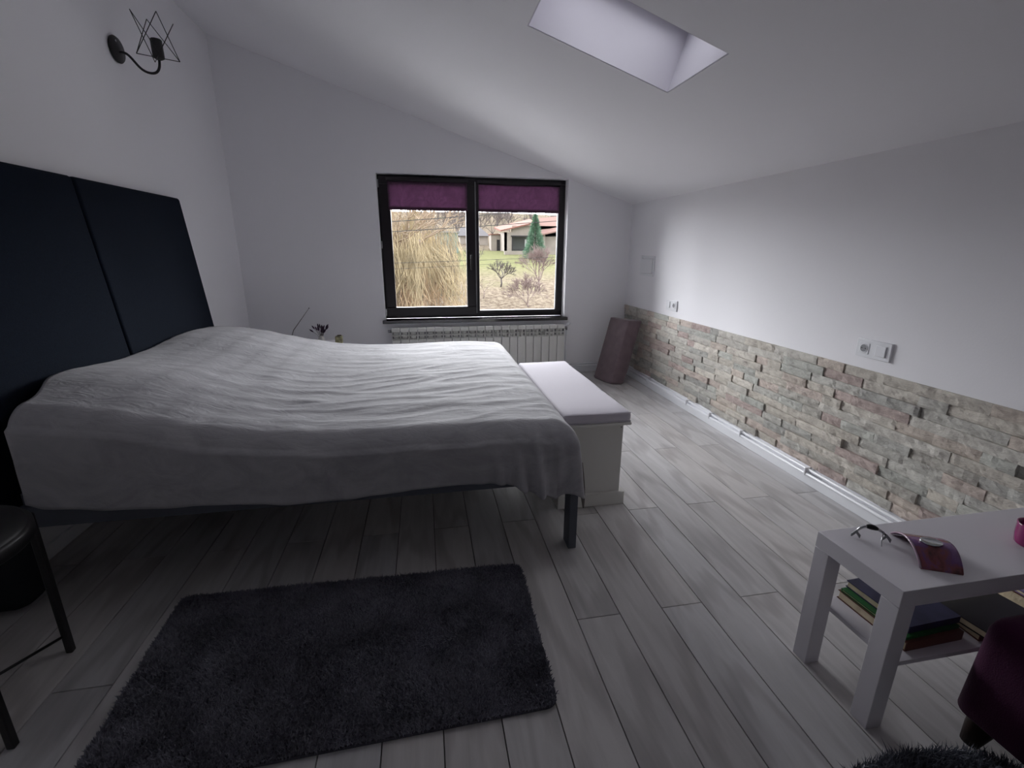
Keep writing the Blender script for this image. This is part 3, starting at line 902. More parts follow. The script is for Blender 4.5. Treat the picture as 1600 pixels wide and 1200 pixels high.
book(1.345, .925, SH, .20, .215, .028, .03, RUST, 'thick cream paged book with rust cover at the bottom of the left shelf stack', 'books stacked on the table shelf')
book(1.345, .928, SH+.0285, .192, .20, .009, .05, GREEN, 'thin green covered book between the rust book and the navy book', 'books stacked on the table shelf')
book(1.360, .935, SH+.038, .182, .195, .022, .04, NAVB, 'small navy covered book on top of the left shelf stack', 'books stacked on the table shelf')
book(1.60, .915, SH, .21, .23, .020, -.06, REDM, 'dark red covered magazine under the black folder', 'magazines on the table shelf', name='magazine')
book(1.585, .915, SH+.020, .22, .235, .022, .10, BLK, 'glossy black folder in the middle of the table shelf', 'magazines on the table shelf', name='magazine')
book(1.85, .915, SH, .20, .23, .045, .03, REDM, 'stack of brown red magazines at the right of the shelf', 'magazines on the table shelf', name='magazine')
book(1.855, .910, SH+.045, .20, .225, .012, -.04, WPUR, 'white and purple magazine on top of the right stack', 'magazines on the table shelf', name='magazine')

# ---- things on the table
def arch():
    ux = Vector((.084, -.042, 0)).normalized(); uy = Vector((-ux.y, ux.x, 0))
    o = Vector((1.267, .845, .4502))
    t = thing('glass_ornament', 'arched purple glass plate ornament with a silver oval disc', 'ornament', tuple(o))
    bm = bmesh.new(); n, m = 24, 14; wd, ln, h = .094, .165, .036
    rows = []
    for layer in (0, 1):
        rw = []
        for j in range(n+1):
            q = j/n; z = h*math.sin(PI*q)**.8 if 0 < q < 1 else 0
            zl = z + (.004 if layer else 0)
            wv = wd*(1+.10*math.sin(PI*q))
            rw.append([bm.verts.new(ux*(wv*(i/m)) + uy*(ln*q) + Vector((0, 0, zl))) for i in range(m+1)])
        rows.append(rw)
    for layer in (0, 1):
        for j in range(n):
            for i in range(m):
                f = (rows[layer][j][i], rows[layer][j][i+1], rows[layer][j+1][i+1], rows[layer][j+1][i])
                fc = bm.faces.new(f if layer else f[::-1]); fc.smooth = True
    for j in range(n):
        bm.faces.new((rows[0][j][0], rows[1][j][0], rows[1][j+1][0], rows[0][j+1][0]))
        bm.faces.new((rows[0][j+1][m], rows[1][j+1][m], rows[1][j][m], rows[0][j][m]))
    for i in range(m):
        bm.faces.new((rows[0][0][i], rows[0][0][i+1], rows[1][0][i+1], rows[1][0][i]))
        bm.faces.new((rows[0][n][i+1], rows[0][n][i], rows[1][n][i], rows[1][n][i+1]))
    obj('curved_glass', bm, ARCHG, t)
    bm = bmesh.new()
    tube(bm, [tuple(ux*(-.0005) + uy*(ln*q) + Vector((0, 0, (h*math.sin(PI*q)**.8 if 0 < q < 1 else 0)+.003))) for q in [i/20 for i in range(21)]], .0028, 8)
    obj('polished_edge', bm, mat('pale pink glass edge', (.42, .30, .38), .15), t)
    c = ux*.050 + uy*(ln*.46) + Vector((0, 0, h+.0045))
    bm = bmesh.new(); lathe(bm, [(.026, -.002), (.0265, .003), (.0245, .0045), (.023, .003), (.002, .0032)], 36,
                            Matrix.Translation(c) @ Matrix.Rotation(math.atan2(ux.y, ux.x), 4, 'Z') @ Matrix.Rotation(.02, 4, 'X') @ Matrix.Diagonal((1.0, .72, 1, 1)))
    obj('silver_disc', bm, SILVER, t)
arch()
def gadget():
    t = thing('corkscrew_tool', 'small arched dark metal gadget with forked ends standing on the white table', 'gadget', (1.25, .975, .4502))
    o = Vector((1.25, .975, .4502))
    def P(x, y, z): return Vector((x, y, z+.4502))-o
    A, B = (1.222, 1.000), (1.290, .965)
    bm = bmesh.new()
    arc = bez(P(*A, .018), P(1.232, .996, .046), P(1.262, .982, .046), P(1.288, .968, .020), 14)
    tube(bm, arc, [.0032+.0016*math.sin(PI*i/14) for i in range(15)], 8); obj('arch', bm, STEEL, t)
    bm = bmesh.new(); tube(bm, arc[5:12], [.003, .006, .0075, .008, .0075, .006, .003], 12); obj('grip', bm, BLACKM, t)
    for c in (A, B):
        bm = bmesh.new()
        tube(bm, [P(c[0]-.009, c[1]+.005, .0012), P(c[0]-.007, c[1]+.004, .008), P(c[0], c[1], .018), P(c[0]+.006, c[1]-.006, .008), P(c[0]+.006, c[1]-.008, .0012)],
             [.0016, .0042, .0052, .0042, .0016], 10)
        obj('fork', bm, GREYPL, t)
    bm = bmesh.new(); tube(bm, [P(1.281, .970, .030), P(1.262, .955, .012), P(1.254, .945, .0012)], [.0022, .0014, .0012], 8); obj('thin_leg', bm, STEEL, t)
gadget()
t = thing('glass_cup', 'small magenta glass cup near the right end of the white table', 'cup', (1.688, .872, .4502))
bm = bmesh.new(); lathe(bm, [(.002, 0), (.034, 0), (.040, .006), (.043, .03), (.044, .062), (.0445, .066), (.041, .066), (.040, .03), (.034, .010), (.002, .009)], 32)
obj('bowl', bm, MAGENTA, t)
bm = bmesh.new(); lathe(bm, [(.002, .0095), (.033, .0095), (.036, .030), (.002, .031)], 24); obj('wax', bm, mat('purple wax', (.12, .01, .07), .5), t)

# ---- purple armchair (front left corner in view)
def armchair():
    o = (1.66, .34, 0)
    t = thing('armchair', 'purple velvet armchair with dark tapered legs in front of the white table', 'armchair', o)
    def sh(bm): bmesh.ops.translate(bm, verts=bm.verts, vec=(-o[0], -o[1], 0)); return bm
    def soft(x0, x1, y0, y1, z0, z1, r, taper=0.):
        bm = bmesh.new(); box(bm, x0, x1, y0, y1, z0, z1)
        low = [e for e in bm.edges if all(abs(v.co.z-z0) < 1e-6 for v in e.verts)]
        bmesh.ops.bevel(bm, geom=[e for e in bm.edges if e not in low], offset=r, segments=6, profile=.5, affect='EDGES')
        bmesh.ops.bevel(bm, geom=[e for e in bm.edges if all(abs(v.co.z-z0) < 1e-6 for v in e.verts)], offset=.007, segments=2, profile=.5, affect='EDGES')
        for v in bm.verts:
            q = (v.co.z-z0)/(z1-z0)
            if taper:
                v.co.x += taper*q if v.co.x < (x0+x1)/2 else -taper*q*.3
                v.co.y -= taper*.5*q if v.co.y > (y0+y1)/2 else 0
            v.co += Vector((noise.noise(v.co*6), noise.noise(v.co*6+Vector((5, 0, 0))), 0))*.003
        return sh(bm)
    obj('seat_base', soft(1.330, 1.96, .02, .742, .106, .398, .045, .012), PURPLE, t, True)
    obj('backrest', soft(1.88, 2.04, .0, .72, .16, .78, .06), PURPLE, t, True)
    for x, y, sx, sy in ((1.392, .685, -1, 1), (1.392, .075, -1, -1), (1.93, .675, 1, 1), (1.93, .075, 1, -1)):
        bm = bmesh.new()
        tube(bm, [(x, y, .125), (x+sx*.012, y+sy*.006, .06), (x+sx*.022, y+sy*.010, .012)], [.036, .029, .020], 16)
        obj('leg', sh(bm), DARKWOOD, t)
armchair()

# ---- wall lamp
def sconce():
    S = Vector((L, 3.318, 2.304))
    t = thing('wall_lamp', 'black wire cage wall lamp high on the left wall', 'lamp', tuple(S))
    bm = bmesh.new(); lathe(bm, [(.055, 0), (.064, .004), (.066, .012), (.060, .020), (.002, .024)], 32, Matrix.Rotation(PI/2, 4, 'Y')); obj('wall_plate', bm, BLACKM, t)
    bm = bmesh.new(); lathe(bm, [(.006, 0), (.006, .003), (.001, .004)], 12, Matrix.Translation((.0215, -.02, .035)) @ Matrix.Rotation(PI/2, 4, 'Y')); obj('screw', bm, STEEL, t)
    cx = .222
    bm = bmesh.new()
    pts = bez((.02, 0, -.012), (.085, 0, .0), (.085, 0, -.10), (.165, -.012, -.108), 14) + bez((.165, -.012, -.108), (.205, -.018, -.112), (cx, -.022, -.085), (cx, -.022, -.035), 10)[1:]
    tube(bm, pts, .0065, 12); obj('arm', bm, BLACKM, t)
    bm = bmesh.new(); lathe(bm, [(.010, -.045), (.026, -.036), (.028, -.03), (.028, .052), (.024, .056), (.020, .05), (.018, .0), (.002, .0)], 28, Matrix.Translation((cx, -.022, 0))); obj('lamp_holder', bm, BLACKM, t)
    zb, zt = -.040, .170
    Bl, Br, Bn, Bf = Vector((.145, -.090, zb)), Vector((.318, -.004, zb)), Vector((.178, .028, zb)), Vector((.268, -.118, zb))
    Tl, Tr, Tn, Tf = Vector((.141, -.069, zt)), Vector((.283, .078, zt)), Vector((.167, .042, zt)), Vector((.267, -.070, zt))
    bm = bmesh.new()
    for a, b in ((Tl, Bn), (Tl, Bf), (Tr, Bn), (Tr, Bf), (Tn, Bl), (Tn, Br), (Tf, Bl), (Tf, Br), (Bl, Br), (Bn, Bf)):
        tube(bm, [a, b], .0021, 8)
    obj('wire_cage', bm, BLACKM, t)
sconce()

# ---- bedside table on the window side, things on it
def bedside():
    t = thing('bedside_table', 'small white bedside table half hidden beyond the bed by the window wall', 'table', (-.98, 4.2, 0))
    obj('tabletop', boxes((-.24, .24, -.20, .20, .44, .47), bev=.004), WHITE, t)
    obj('drawer', boxes((-.22, .22, -.202, .18, .30, .43), bev=.003), WHITE, t)
    for x in (-.20, .18):
        for y in (-.18, .16): obj('leg', boxes((x, x+.025, y, y+.025, 0, .44), bev=.002), WHITE, t)
    v = thing('vase', 'small vase on the bedside table holding dried purple lavender', 'vase', (-.875, 4.18, .470))
    bm = bmesh.new(); lathe(bm, [(.002, 0), (.026, 0), (.032, .03), (.022, .065), (.017, .075), (.019, .08), (.015, .08), (.013, .07), (.002, .02)], 24)
    obj('vase_body', bm, mat('pale ceramic', (.55, .53, .5), .3), v, True)
    b = thing('lavender_bunch', 'bunch of dried dark purple lavender beyond the bed', 'flowers', (-.875, 4.18, .50))
    rnd = random.Random(4); st = bmesh.new(); fl = bmesh.new()
    for k in range(22):
        a = rnd.uniform(0, 2*PI); ln = rnd.uniform(.11, .165); sp = rnd.uniform(.01, .085)
        e = Vector((math.cos(a)*sp, math.sin(a)*sp*.6, ln-.02))
        mid = Vector((math.cos(a)*sp*.4, math.sin(a)*sp*.25, ln*.5))
        tube(st, [(0, 0, 0), mid, e], .0012, 5)
        d = (e-mid).normalized()
        tube(fl, [e-d*.025, e-d*.012, e+d*.004, e+d*.014], [.002, .0065, .0055, .001], 6)
    obj('stems', st, mat('dry stem', (.12, .10, .10), .9), b); obj('flower_heads', fl, mat('dried lavender', (.045, .02, .05), .9), b)
    g = thing('gift_box', 'small olive gold decorative box beside the lavender vase', 'box', (-.735, 4.2, .470))
    obj('box_body', boxes((-.028, .028, -.03, .03, 0, .068), bev=.004), mat('olive gold paper', (.30, .28, .16), .5, var=.6, vscale=40), g)
    obj('bow', boxes((-.012, .022, -.012, .012, .068, .078), bev=.004), mat('dark ribbon', (.08, .07, .04), .6), g)
    r = thing('incense_stick', 'thin dark stick leaning up at an angle behind the bed', 'stick', (-1.16, 4.28, .470))
    bm = bmesh.new(); tube(bm, [(.0, 0, .0), (.045, 0, .115), (.19, 0, .300)], [.003, .003, .0012], 8); obj('rod', bm, BLACKM, r)
    bm = bmesh.new(); lathe(bm, [(.001, .296), (.005, .300), (.001, .306)], 10, Matrix.Translation((.19, 0, 0))); obj('tip', bm, BLACKM, r)
    bm = bmesh.new(); lathe(bm, [(.002, 0), (.03, 0), (.03, .010), (.008, .014), (.002, .014)], 20); obj('holder', bm, BLACKM, r)
bedside()

# ------------------------------------------------------------------ garden outside
def gz(x, y):
    """ground height: the yard lies below the room and climbs away to a wooded hill"""
    if y < 20: z = -3.2 + (y-5)*.06
    elif y < 62: z = -2.3 + (y-20)*.0835
    else: z = 1.207 + (y-62)*.15
    return z + .10*noise.noise(Vector((x*.25, y*.25, 0))) + (.8*noise.noise(Vector((x*.03, y*.03, 4))) if y > 62 else 0)

def ground():
    bm = bmesh.new(); xs = [-40+i*1.6 for i in range(62)]; ys = [W+WT+.3+i*1.3 for i in range(86)]
    g = [[bm.verts.new((x, y, gz(x, y))) for x in xs] for y in ys]
    for j in range(len(ys)-1):
        for i in range(len(xs)-1): bm.faces.new((g[j][i], g[j][i+1], g[j+1][i+1], g[j+1][i]))
    m, nt, b = new_mat('winter grass')
    N, K = nt.nodes, nt.links
    tc = N.new('ShaderNodeTexCoord')
    n = N.new('ShaderNodeTexNoise'); n.inputs['Scale'].default_value = .16; n.inputs['Detail'].default_value = 3
    n2 = N.new('ShaderNodeTexNoise'); n2.inputs['Scale'].default_value = 3.5; n2.inputs['Detail'].default_value = 8; n2.inputs['Roughness'].default_value = .75
    K.new(tc.outputs['Object'], n.inputs['Vector']); K.new(tc.outputs['Object'], n2.inputs['Vector'])
    sx = N.new('ShaderNodeSeparateXYZ'); K.new(tc.outputs['Object'], sx.inputs[0])
    mr = N.new('ShaderNodeMapRange'); mr.inputs['From Min'].default_value = 34; mr.inputs['From Max'].default_value = 46; K.new(sx.outputs['Y'], mr.inputs['Value'])
    mr2 = N.new('ShaderNodeMapRange'); mr2.inputs['From Min'].default_value = 66; mr2.inputs['From Max'].default_value = 60; K.new(sx.outputs['Y'], mr2.inputs['Value'])
    mm = N.new('ShaderNodeMath'); mm.operation = 'MULTIPLY'; K.new(mr.outputs[0], mm.inputs[0]); K.new(mr2.outputs[0], mm.inputs[1])
    m3 = N.new('ShaderNodeMath'); m3.operation = 'MULTIPLY'; m3.inputs[1].default_value = .8; K.new(mm.outputs[0], m3.inputs[0])
    r = N.new('ShaderNodeValToRGB'); e = r.color_ramp.elements
    e[0].position = .42; e[0].color = (.10, .078, .060, 1); e[1].position = .58; e[1].color = (.22, .188, .145, 1)
    K.new(n2.outputs['Fac'], r.inputs['Fac'])
    r2 = N.new('ShaderNodeValToRGB'); e = r2.color_ramp.elements
    e[0].position = .3; e[0].color = (.10, .115, .05, 1); e[1].position = .7; e[1].color = (.17, .175, .085, 1)
    K.new(n2.outputs['Fac'], r2.inputs['Fac'])
    r3 = N.new('ShaderNodeValToRGB'); e = r3.color_ramp.elements
    e[0].position = .55; e[0].color = (0, 0, 0, 1); e[1].position = .7; e[1].color = (.35, .35, .35, 1); K.new(n.outputs['Fac'], r3.inputs['Fac'])
    mxf = N.new('ShaderNodeMath'); mxf.operation = 'MAXIMUM'; K.new(r3.outputs[0], mxf.inputs[0]); K.new(m3.outputs[0], mxf.inputs[1])
    mx = N.new('ShaderNodeMix'); mx.data_type = 'RGBA'; K.new(mxf.outputs[0], mx.inputs[0]); K.new(r.outputs[0], mx.inputs[6]); K.new(r2.outputs[0], mx.inputs[7])
    K.new(mx.outputs[2], b.inputs['Base Color']); b.inputs['Roughness'].default_value = 1; b.inputs['Specular IOR Level'].default_value = 0
    o = obj('lawn', bm, m, smooth=True)
    tag(o, 'sloping winter lawn and dry grass of the garden outside the window', 'grass', kind='stuff')
ground()

def branch(bm, p, d, ln, r, depth, rnd, spread=.5, n=5, up=.15, kids=3):
    pts = [p]; dd = d.normalized(); q = p
    for i in range(3):
        dd = (dd + Vector((rnd.gauss(0, .13), rnd.gauss(0, .13), rnd.gauss(0, .08)+up*.3))).normalized()
        q = q + dd*ln/3; pts.append(q)
    tube(bm, pts, [r, r*.9, r*.82, r*.74], n, caps=False)
    if depth <= 0: return
    for k in range(kids):
        a = rnd.uniform(0, 2*PI); s = dd.orthogonal().normalized(); s = Matrix.Rotation(a, 3, dd) @ s
        nd = (dd + s*rnd.uniform(spread*.6, spread*1.4)).normalized()
        branch(bm, pts[rnd.choice((2, 3, 3))] if k else q, nd, ln*rnd.uniform(.6, .85), max(.007, r*.70), depth-1, rnd, spread, max(3, n-1), up, kids)

BARK = mat('grey brown bark', (.10, .085, .08), .95, var=.3, vscale=3)
TWIG = mat('mauve brown twigs', (.21, .16, .15), .95)
def bare_tree(x, y, h, label, seed, depth=5, spread=.6, kids=3, mt=BARK, trunk=.3, r=.04, name='fruit_tree', cat='tree', grp='bare fruit trees on the lawn'):
    t = thing(name, label, cat, (x, y, gz(x, y)-.03), 0, grp)
    rnd = random.Random(seed)
    bm = bmesh.new(); top = Vector((rnd.gauss(0, .03), 0, h*trunk)); tube(bm, [(0, 0, 0), top*.5+Vector((.02*h, 0, 0)), top], [r*1.2, r, r*.9], 8)
    obj('trunk', bm, mt, t)
    bm = bmesh.new()
    for k in range(kids+1):
        a = 2*PI*k/(kids+1)+rnd.uniform(-.3, .3)
        branch(bm, top, Vector((math.cos(a)*spread*1.3, math.sin(a)*spread*1.3, .9)), h*.27, r*.6, depth-1, rnd, spread, 4, .12, kids)
    obj('branches', bm, mt, t)
    return t
bare_tree(5.35, 33.0, 1.9, 'small bare forked tree in the middle of the lawn', 21, 4, .6, 4, r=.055)
bare_tree(5.75, 26.0, 2.1, 'bare multi stemmed shrub at the lower right of the garden view', 5, 5, .5, 4, TWIG, .08, .035, name='garden_shrub', cat='shrub', grp='bare shrubs in the garden')
bare_tree(7.6, 31.0, 3.0, 'taller mauve twiggy tree in front of the evergreen', 9, 5, .42, 4, TWIG, .22, .05)
bare_tree(3.55, 28.5, 1.4, 'small bare sapling at the lower left of the right pane', 14, 4, .6, 2, TWIG, .3, .025)
bare_tree(4.3, 40.0, 2.2, 'slim bare tree left of the forked lawn tree', 31, 4, .5, 3, BARK, .35, .035)
bare_tree(7.9, 25.0, 1.9, 'pale bare bush at the right edge of the garden view', 41, 5, .6, 3, mat('straw twigs', (.28, .22, .16), .95), .1, .03, name='garden_shrub', cat='shrub', grp='bare shrubs in the garden')

def willow():
    x, y = -.95, 21.0
    t = thing('willow_tree', 'large weeping tree of golden hanging twigs filling the left window pane', 'tree', (x, y, gz(x, y)-.03))
    rnd = random.Random(77)
    bm = bmesh.new()
    tube(bm, [(0, 0, 0), (-.05, 0, 1.0), (.05, 0, 2.2), (-.05, 0, 3.2)], [.30, .25, .22, .15], 12)
    tube(bm, [(.04, 0, 1.9), (.5, .1, 3.0), (.9, .1, 3.9)], [.14, .10, .06], 8); tube(bm, [(0, 0, 2.0), (-.5, 0, 3.0), (-1.0, .1, 4.0)], [.14, .10, .05], 8)
    obj('trunk', bm, mat('pale willow bark', (.22, .18, .16), .95), t)
    for nm, mt, cnt, zs in (('golden_twigs', mat('golden willow twigs', (.30, .245, .15), .9, var=.4, vscale=1.6), 1500, 0),
                            ('orange_twigs', mat('orange brown twigs', (.31, .22, .135), .9, var=.4, vscale=1.9), 900, 1)):
        verts = []; faces = []
        for k in range(cnt):
            if k % 22 == 0:
                a = rnd.uniform(0, 2*PI); rad = 2.7*math.sqrt(rnd.random())
                hc = (5.6 - .20*rad*rad*.9) * rnd.uniform(.5, 1.0) if not zs else rnd.uniform(.8, 2.9)
                cx_, cy_ = math.cos(a)*rad, math.sin(a)*rad*.6; sw = rnd.gauss(0, .25)
            h0 = hc + rnd.gauss(0, .22)
            bx, by = cx_+rnd.gauss(0, .16), cy_+rnd.gauss(0, .16)
            ln = rnd.uniform(.7, 2.0); sway = sw + rnd.gauss(0, .16)
            if zs:   # upright thicket stems at the foot
                sway = rnd.gauss(0, .75); h1 = h0-ln
            pts = []
            for i in range(6):
                q = i/5
                pts.append(Vector((bx*(1+.06*q)+sway*q*q+.045*rnd.gauss(0, 1), by*(1+.06*q)+.03*rnd.gauss(0, 1), max(.02, h0-ln*q + (.12*math.sin(q*PI) if not zs else 0)))))
            w = rnd.uniform(.007, .014)
            k0 = len(verts)
            for p in pts:     # three sided stem
                for u in range(3):
                    verts.append((p.x+w*math.cos(u*2.1), p.y+w*math.sin(u*2.1), p.z))
            for i in range(5):
                for u in range(3):
                    faces.append((k0+i*3+u, k0+i*3+(u+1) % 3, k0+i*3+3+(u+1) % 3, k0+i*3+3+u))
        o = mesh_obj(nm, verts, faces, mt, t); o['kind'] = 'stuff'
    bm = bmesh.new()
    for k in range(9):
        a = rnd.uniform(0, 2*PI)
        branch(bm, Vector((rnd.uniform(-.3, .3), 0, 3.0)), Vector((math.cos(a)*.8, math.sin(a)*.5, 1)), 1.3, .05, 3, rnd, .5, 4, .1, 3)
    obj('branches', bm, mat('willow branches', (.26, .20, .14), .95), t)
willow()
# thicket behind the willow
def thicket(x, y, w, h, label, seed, mt, cnt=700):
    t = thing('thicket', label, 'shrub', (x, y, gz(x, y)-.05), 0, 'brown thickets behind the willow')
    rnd = random.Random(seed); verts = []; faces = []
    for k in range(cnt):
        bx, by = rnd.uniform(-w/2, w/2), rnd.uniform(-1.2, 1.2); hh = h*rnd.uniform(.55, 1)*(1-.5*abs(bx/(w/2))**3)
        lx, ly = rnd.gauss(0, .35), rnd.gauss(0, .3); wd = rnd.uniform(.010, .022); k0 = len(verts)
        for i in range(4):
            q = i/3
            for u in range(3): verts.append((bx+lx*q*q+wd*(1-.6*q)*math.cos(u*2.1)+rnd.gauss(0, .015), by+ly*q+wd*(1-.6*q)*math.sin(u*2.1), hh*q))
        for i in range(3):
            for u in range(3): faces.append((k0+i*3+u, k0+i*3+(u+1) % 3, k0+i*3+3+(u+1) % 3, k0+i*3+3+u))
    o = mesh_obj('stems', verts, faces, mt, t); o['kind'] = 'stuff'
TH1 = mat('tan thicket stems', (.25, .20, .13), .95, var=.3, vscale=1); TH2 = mat('grey thicket stems', (.22, .185, .14), .95, var=.3, vscale=1)
thicket(-3.6, 27, 6, 4.2, 'tan thicket of thin stems behind the left of the willow', 3, TH1, 1100)
thicket(-.6, 30, 5.4, 4.6, 'grey brown thicket of thin stems right behind the willow', 6, TH2, 1100)

def spruce():
    x, y = 12.2, 52.0
    t = thing('spruce_tree', 'green conical evergreen in front of the house', 'tree', (x, y, gz(x, y)-.03))
    bm = bmesh.new(); tube(bm, [(0, 0, 0), (0, 0, 4.2)], [.12, .03], 8); obj('trunk', bm, BARK, t)
    rnd = random.Random(2); verts = []; faces = []
    for k in range(5200):
        q = rnd.random()**.75; z = 4.6*(1-q)+.15*rnd.random(); rad = (1.35*q+.05)*rnd.uniform(.35, 1)
        a = rnd.uniform(0, 2*PI); c, s = math.cos(a), math.sin(a)
        p = Vector((c*rad, s*rad, z)); o_ = Vector((c, s, rnd.uniform(-.1, .6))).normalized()*rnd.uniform(.12, .3); sd = Vector((-s, c, 0))*.035
        k0 = len(verts); verts += [tuple(p-sd), tuple(p+sd), tuple(p+o_), tuple(p+Vector((0, 0, .05)))]
        faces += [(k0, k0+1, k0+2), (k0+1, k0+3, k0+2), (k0+3, k0, k0+2)]
    o = mesh_obj('foliage', verts, faces, mat('evergreen needles', (.10, .185, .12), .9, var=.4, vscale=2), t); o['kind'] = 'stuff'
spruce()

PLASTER = mat('beige house plaster', (.27, .24, .21), .9, var=.12, vscale=1); ROOF = mat('pinkish roof tiles', (.20, .105, .085), .9, spec=.05, var=.2, vscale=2)
DKWOOD = mat('weathered dark boards', (.035, .032, .034), .9); PORCHIN = mat('porch back wall', (.12, .13, .125), .9)
t = thing('bounce_slab', 'pale bounce slab added out of view below the window to bounce light upward', 'reflector', (0, 5.3, -2.75))  # unseen pale slab, added to bounce daylight up to the ceiling
obj('slab', boxes((-16, 18, 0, 10, 0, .2)), mat('pale bounce slab', (.62, .61, .59), .9, var=.06, vscale=.8), t)
def house():
    y = 60.0
    o = Vector((10.2, y, gz(10.5, y)-.1)); Z = .77-o.z
    t = thing('house', 'low beige house with sloping pink roof and open porch on the hillside', 'house', tuple(o))
    def bx(n, s, m, bev=0): obj(n, boxes(*s, bev=bev), m, t)
    bx('wall', [(0, .9, 0, .3, 0, Z+2.6), (.9, 8, 0, .3, Z+2.15, Z+3.4), (3.9, 8, 0, .3, 0, Z+3.4), (0, .3, 0, 5, 0, Z+2.6)], PLASTER)
    bx('porch_wall', [(.9, 8, 1.6, 1.8, 0, Z+2.4)], PORCHIN)
    bx('porch_rail', [(1.0, 3.9, -.05, 0, Z+.55, Z+.62)] + [(1.0+i*.24, 1.03+i*.24, -.04, 0, Z+.1, Z+.55) for i in range(12)], DKWOOD)
    bx('porch_floor', [(.7, 8, -.9, 1.6, Z-.9, Z-.02)], PLASTER)
    bx('porch_post', [(.92, 1.04, -.05, .07, 0, Z+2.2)], DKWOOD); bx('porch_post', [(3.8, 3.95, -.05, .07, 0, Z+2.2)], DKWOOD)
    bx('awning', [(.8, 3.9, -.25, .0, Z+2.1, Z+2.22)], DKWOOD)
    bx('window', [(2.9, 3.5, 1.52, 1.6, Z+.9, Z+1.8)], WHITE_PVC)
    bm = bmesh.new()
    vs = [bm.verts.new(p) for p in ((-.6, -.6, Z+2.65), (4.2, -.6, Z+3.75), (4.2, 5, Z+4.3), (-.6, 5, Z+3.2), (-.6, -.6, Z+2.82), (4.2, -.6, Z+3.92), (4.2, 5, Z+4.5), (-.6, 5, Z+3.4))]
    for f in ((0, 1, 5, 4), (1, 2, 6, 5), (2, 3, 7, 6), (3, 0, 4, 7), (4, 5, 6, 7), (3, 2, 1, 0)): bm.faces.new([vs[i] for i in f])
    obj('roof', bm, ROOF, t)
    t2 = thing('annex', 'house annex with bright pinkish roof right of the evergreen', 'house', (15.0, 59.5, gz(15, 59.5)-.1)); Z2 = .77-t2.location.z
    obj('wall', boxes((0, .25, 0, .3, 0, Z2+2.4), (0, 6, .8, 1, 0, Z2+2.3)), PLASTER, t2)
    obj('door', boxes((1.0, 2.3, .7, .8, 0, Z2+2.0)), DKWOOD, t2)
    bm = bmesh.new()
    vs = [bm.verts.new(p) for p in ((-.6, -.5, Z2+2.2), (6, -.5, Z2+3.6), (6, 3, Z2+4.9), (-.6, 3, Z2+4.2), (-.6, -.5, Z2+2.35), (6, -.5, Z2+3.75), (6, 3, Z2+5.1), (-.6, 3, Z2+4.4))]
    for f in ((0, 1, 5, 4), (1, 2, 6, 5), (2, 3, 7, 6), (3, 0, 4, 7), (4, 5, 6, 7), (3, 2, 1, 0)): bm.faces.new([vs[i] for i in f])
    obj('roof', bm, mat('salmon roof sheet', (.26, .17, .15), .9, spec=.05), t2)
    t3 = thing('shed', 'small plaster shed with dark door left of the house', 'shed', (9.0, 63.5, gz(9.5, 63.5)-.2)); Z3 = .95-t3.location.z
    obj('wall', boxes((0, .75, 0, 2, 0, Z3+2.2), (.75, 1.6, 0, 2, Z3+1.6, Z3+2.2), (1.55, 1.9, 0, 2, 0, Z3+2.2)), PLASTER, t3)
    obj('door', boxes((.75, 1.55, .1, .2, 0, Z3+1.6)), DKWOOD, t3)
    obj('roof', boxes((-.1, 2.0, -.2, 2.2, Z3+2.2, Z3+2.32)), ROOF, t3)
    t4 = thing('barn', 'low barn with grey roof at the left of the right window pane', 'barn', (5.3, 68, gz(6, 68)-.3)); Z4 = 1.6-t4.location.z
    obj('wall', boxes((0, 3.9, 0, 3, 0, Z4+1.6)), PLASTER, t4)
    bm = bmesh.new()
    pr = [(-.3, -.4, Z4+1.5), (4.2, -.4, Z4+1.5), (4.2, 3.4, Z4+1.5), (-.3, 3.4, Z4+1.5), (.3, 1.5, Z4+2.7), (3.0, 1.5, Z4+2.7)]
    vs = [bm.verts.new(p) for p in pr]
    for f in ((0, 1, 5, 4), (1, 2, 5), (2, 3, 4, 5), (3, 0, 4), (3, 2, 1, 0)): bm.faces.new([vs[i] for i in f])
    obj('roof', bm, mat('grey slate roof', (.11, .105, .11), .8), t4)
    f = thing('garden_wall', 'pale low retaining wall beside the house porch', 'wall', (9.6, 56.5, gz(10, 56.5)-.3))
    obj('wall_body', boxes((0, 8.5, 0, .35, 0, .75)), PLASTER, f)
house()
t = thing('glasshouse', 'pale greenish shed roof behind the willow on the right', 'shed', (3.4, 58, gz(3.4, 58)-.1))
obj('wall', boxes((-1.6, .9, 0, 2, 0, 2.4)), mat('pale green sheet', (.17, .21, .18), .7), t)
obj('roof', boxes((-1.8, 1.1, -.2, 2.2, 2.4, 2.55)), mat('pale roof', (.2, .2, .2), .8), t)

# bare trees on the hill: one mesh per kind, copied
HILL = mat('hazy brown twigs', (.115, .095, .09), 1)
src = []
for sd in (51, 52, 53):
    tr = bare_tree(0, 80, 5.5, 'bare brown tree on the hill behind the houses', sd, 5, .42, 3, HILL, .2, .10, name='bare_tree', grp='bare trees on the hill behind the houses')
    src.append(tr)
rnd = random.Random(12); first = 0
for k in range(46):
    y = rnd.uniform(72, 108); x = rnd.uniform(-8, y*.30)
    if k < 3: c = src[k]
    else:
        s = src[k % 3]; c = s.copy(); COL.objects.link(c)
        for ch in s.children:
            d = ch.copy(); COL.objects.link(d); d.parent = c
    c.location = (x, y, gz(x, y)-.2); c.rotation_euler = (0, 0, rnd.uniform(0, 6)); sc = rnd.uniform(.55, .9); c.scale = (sc, sc, sc)

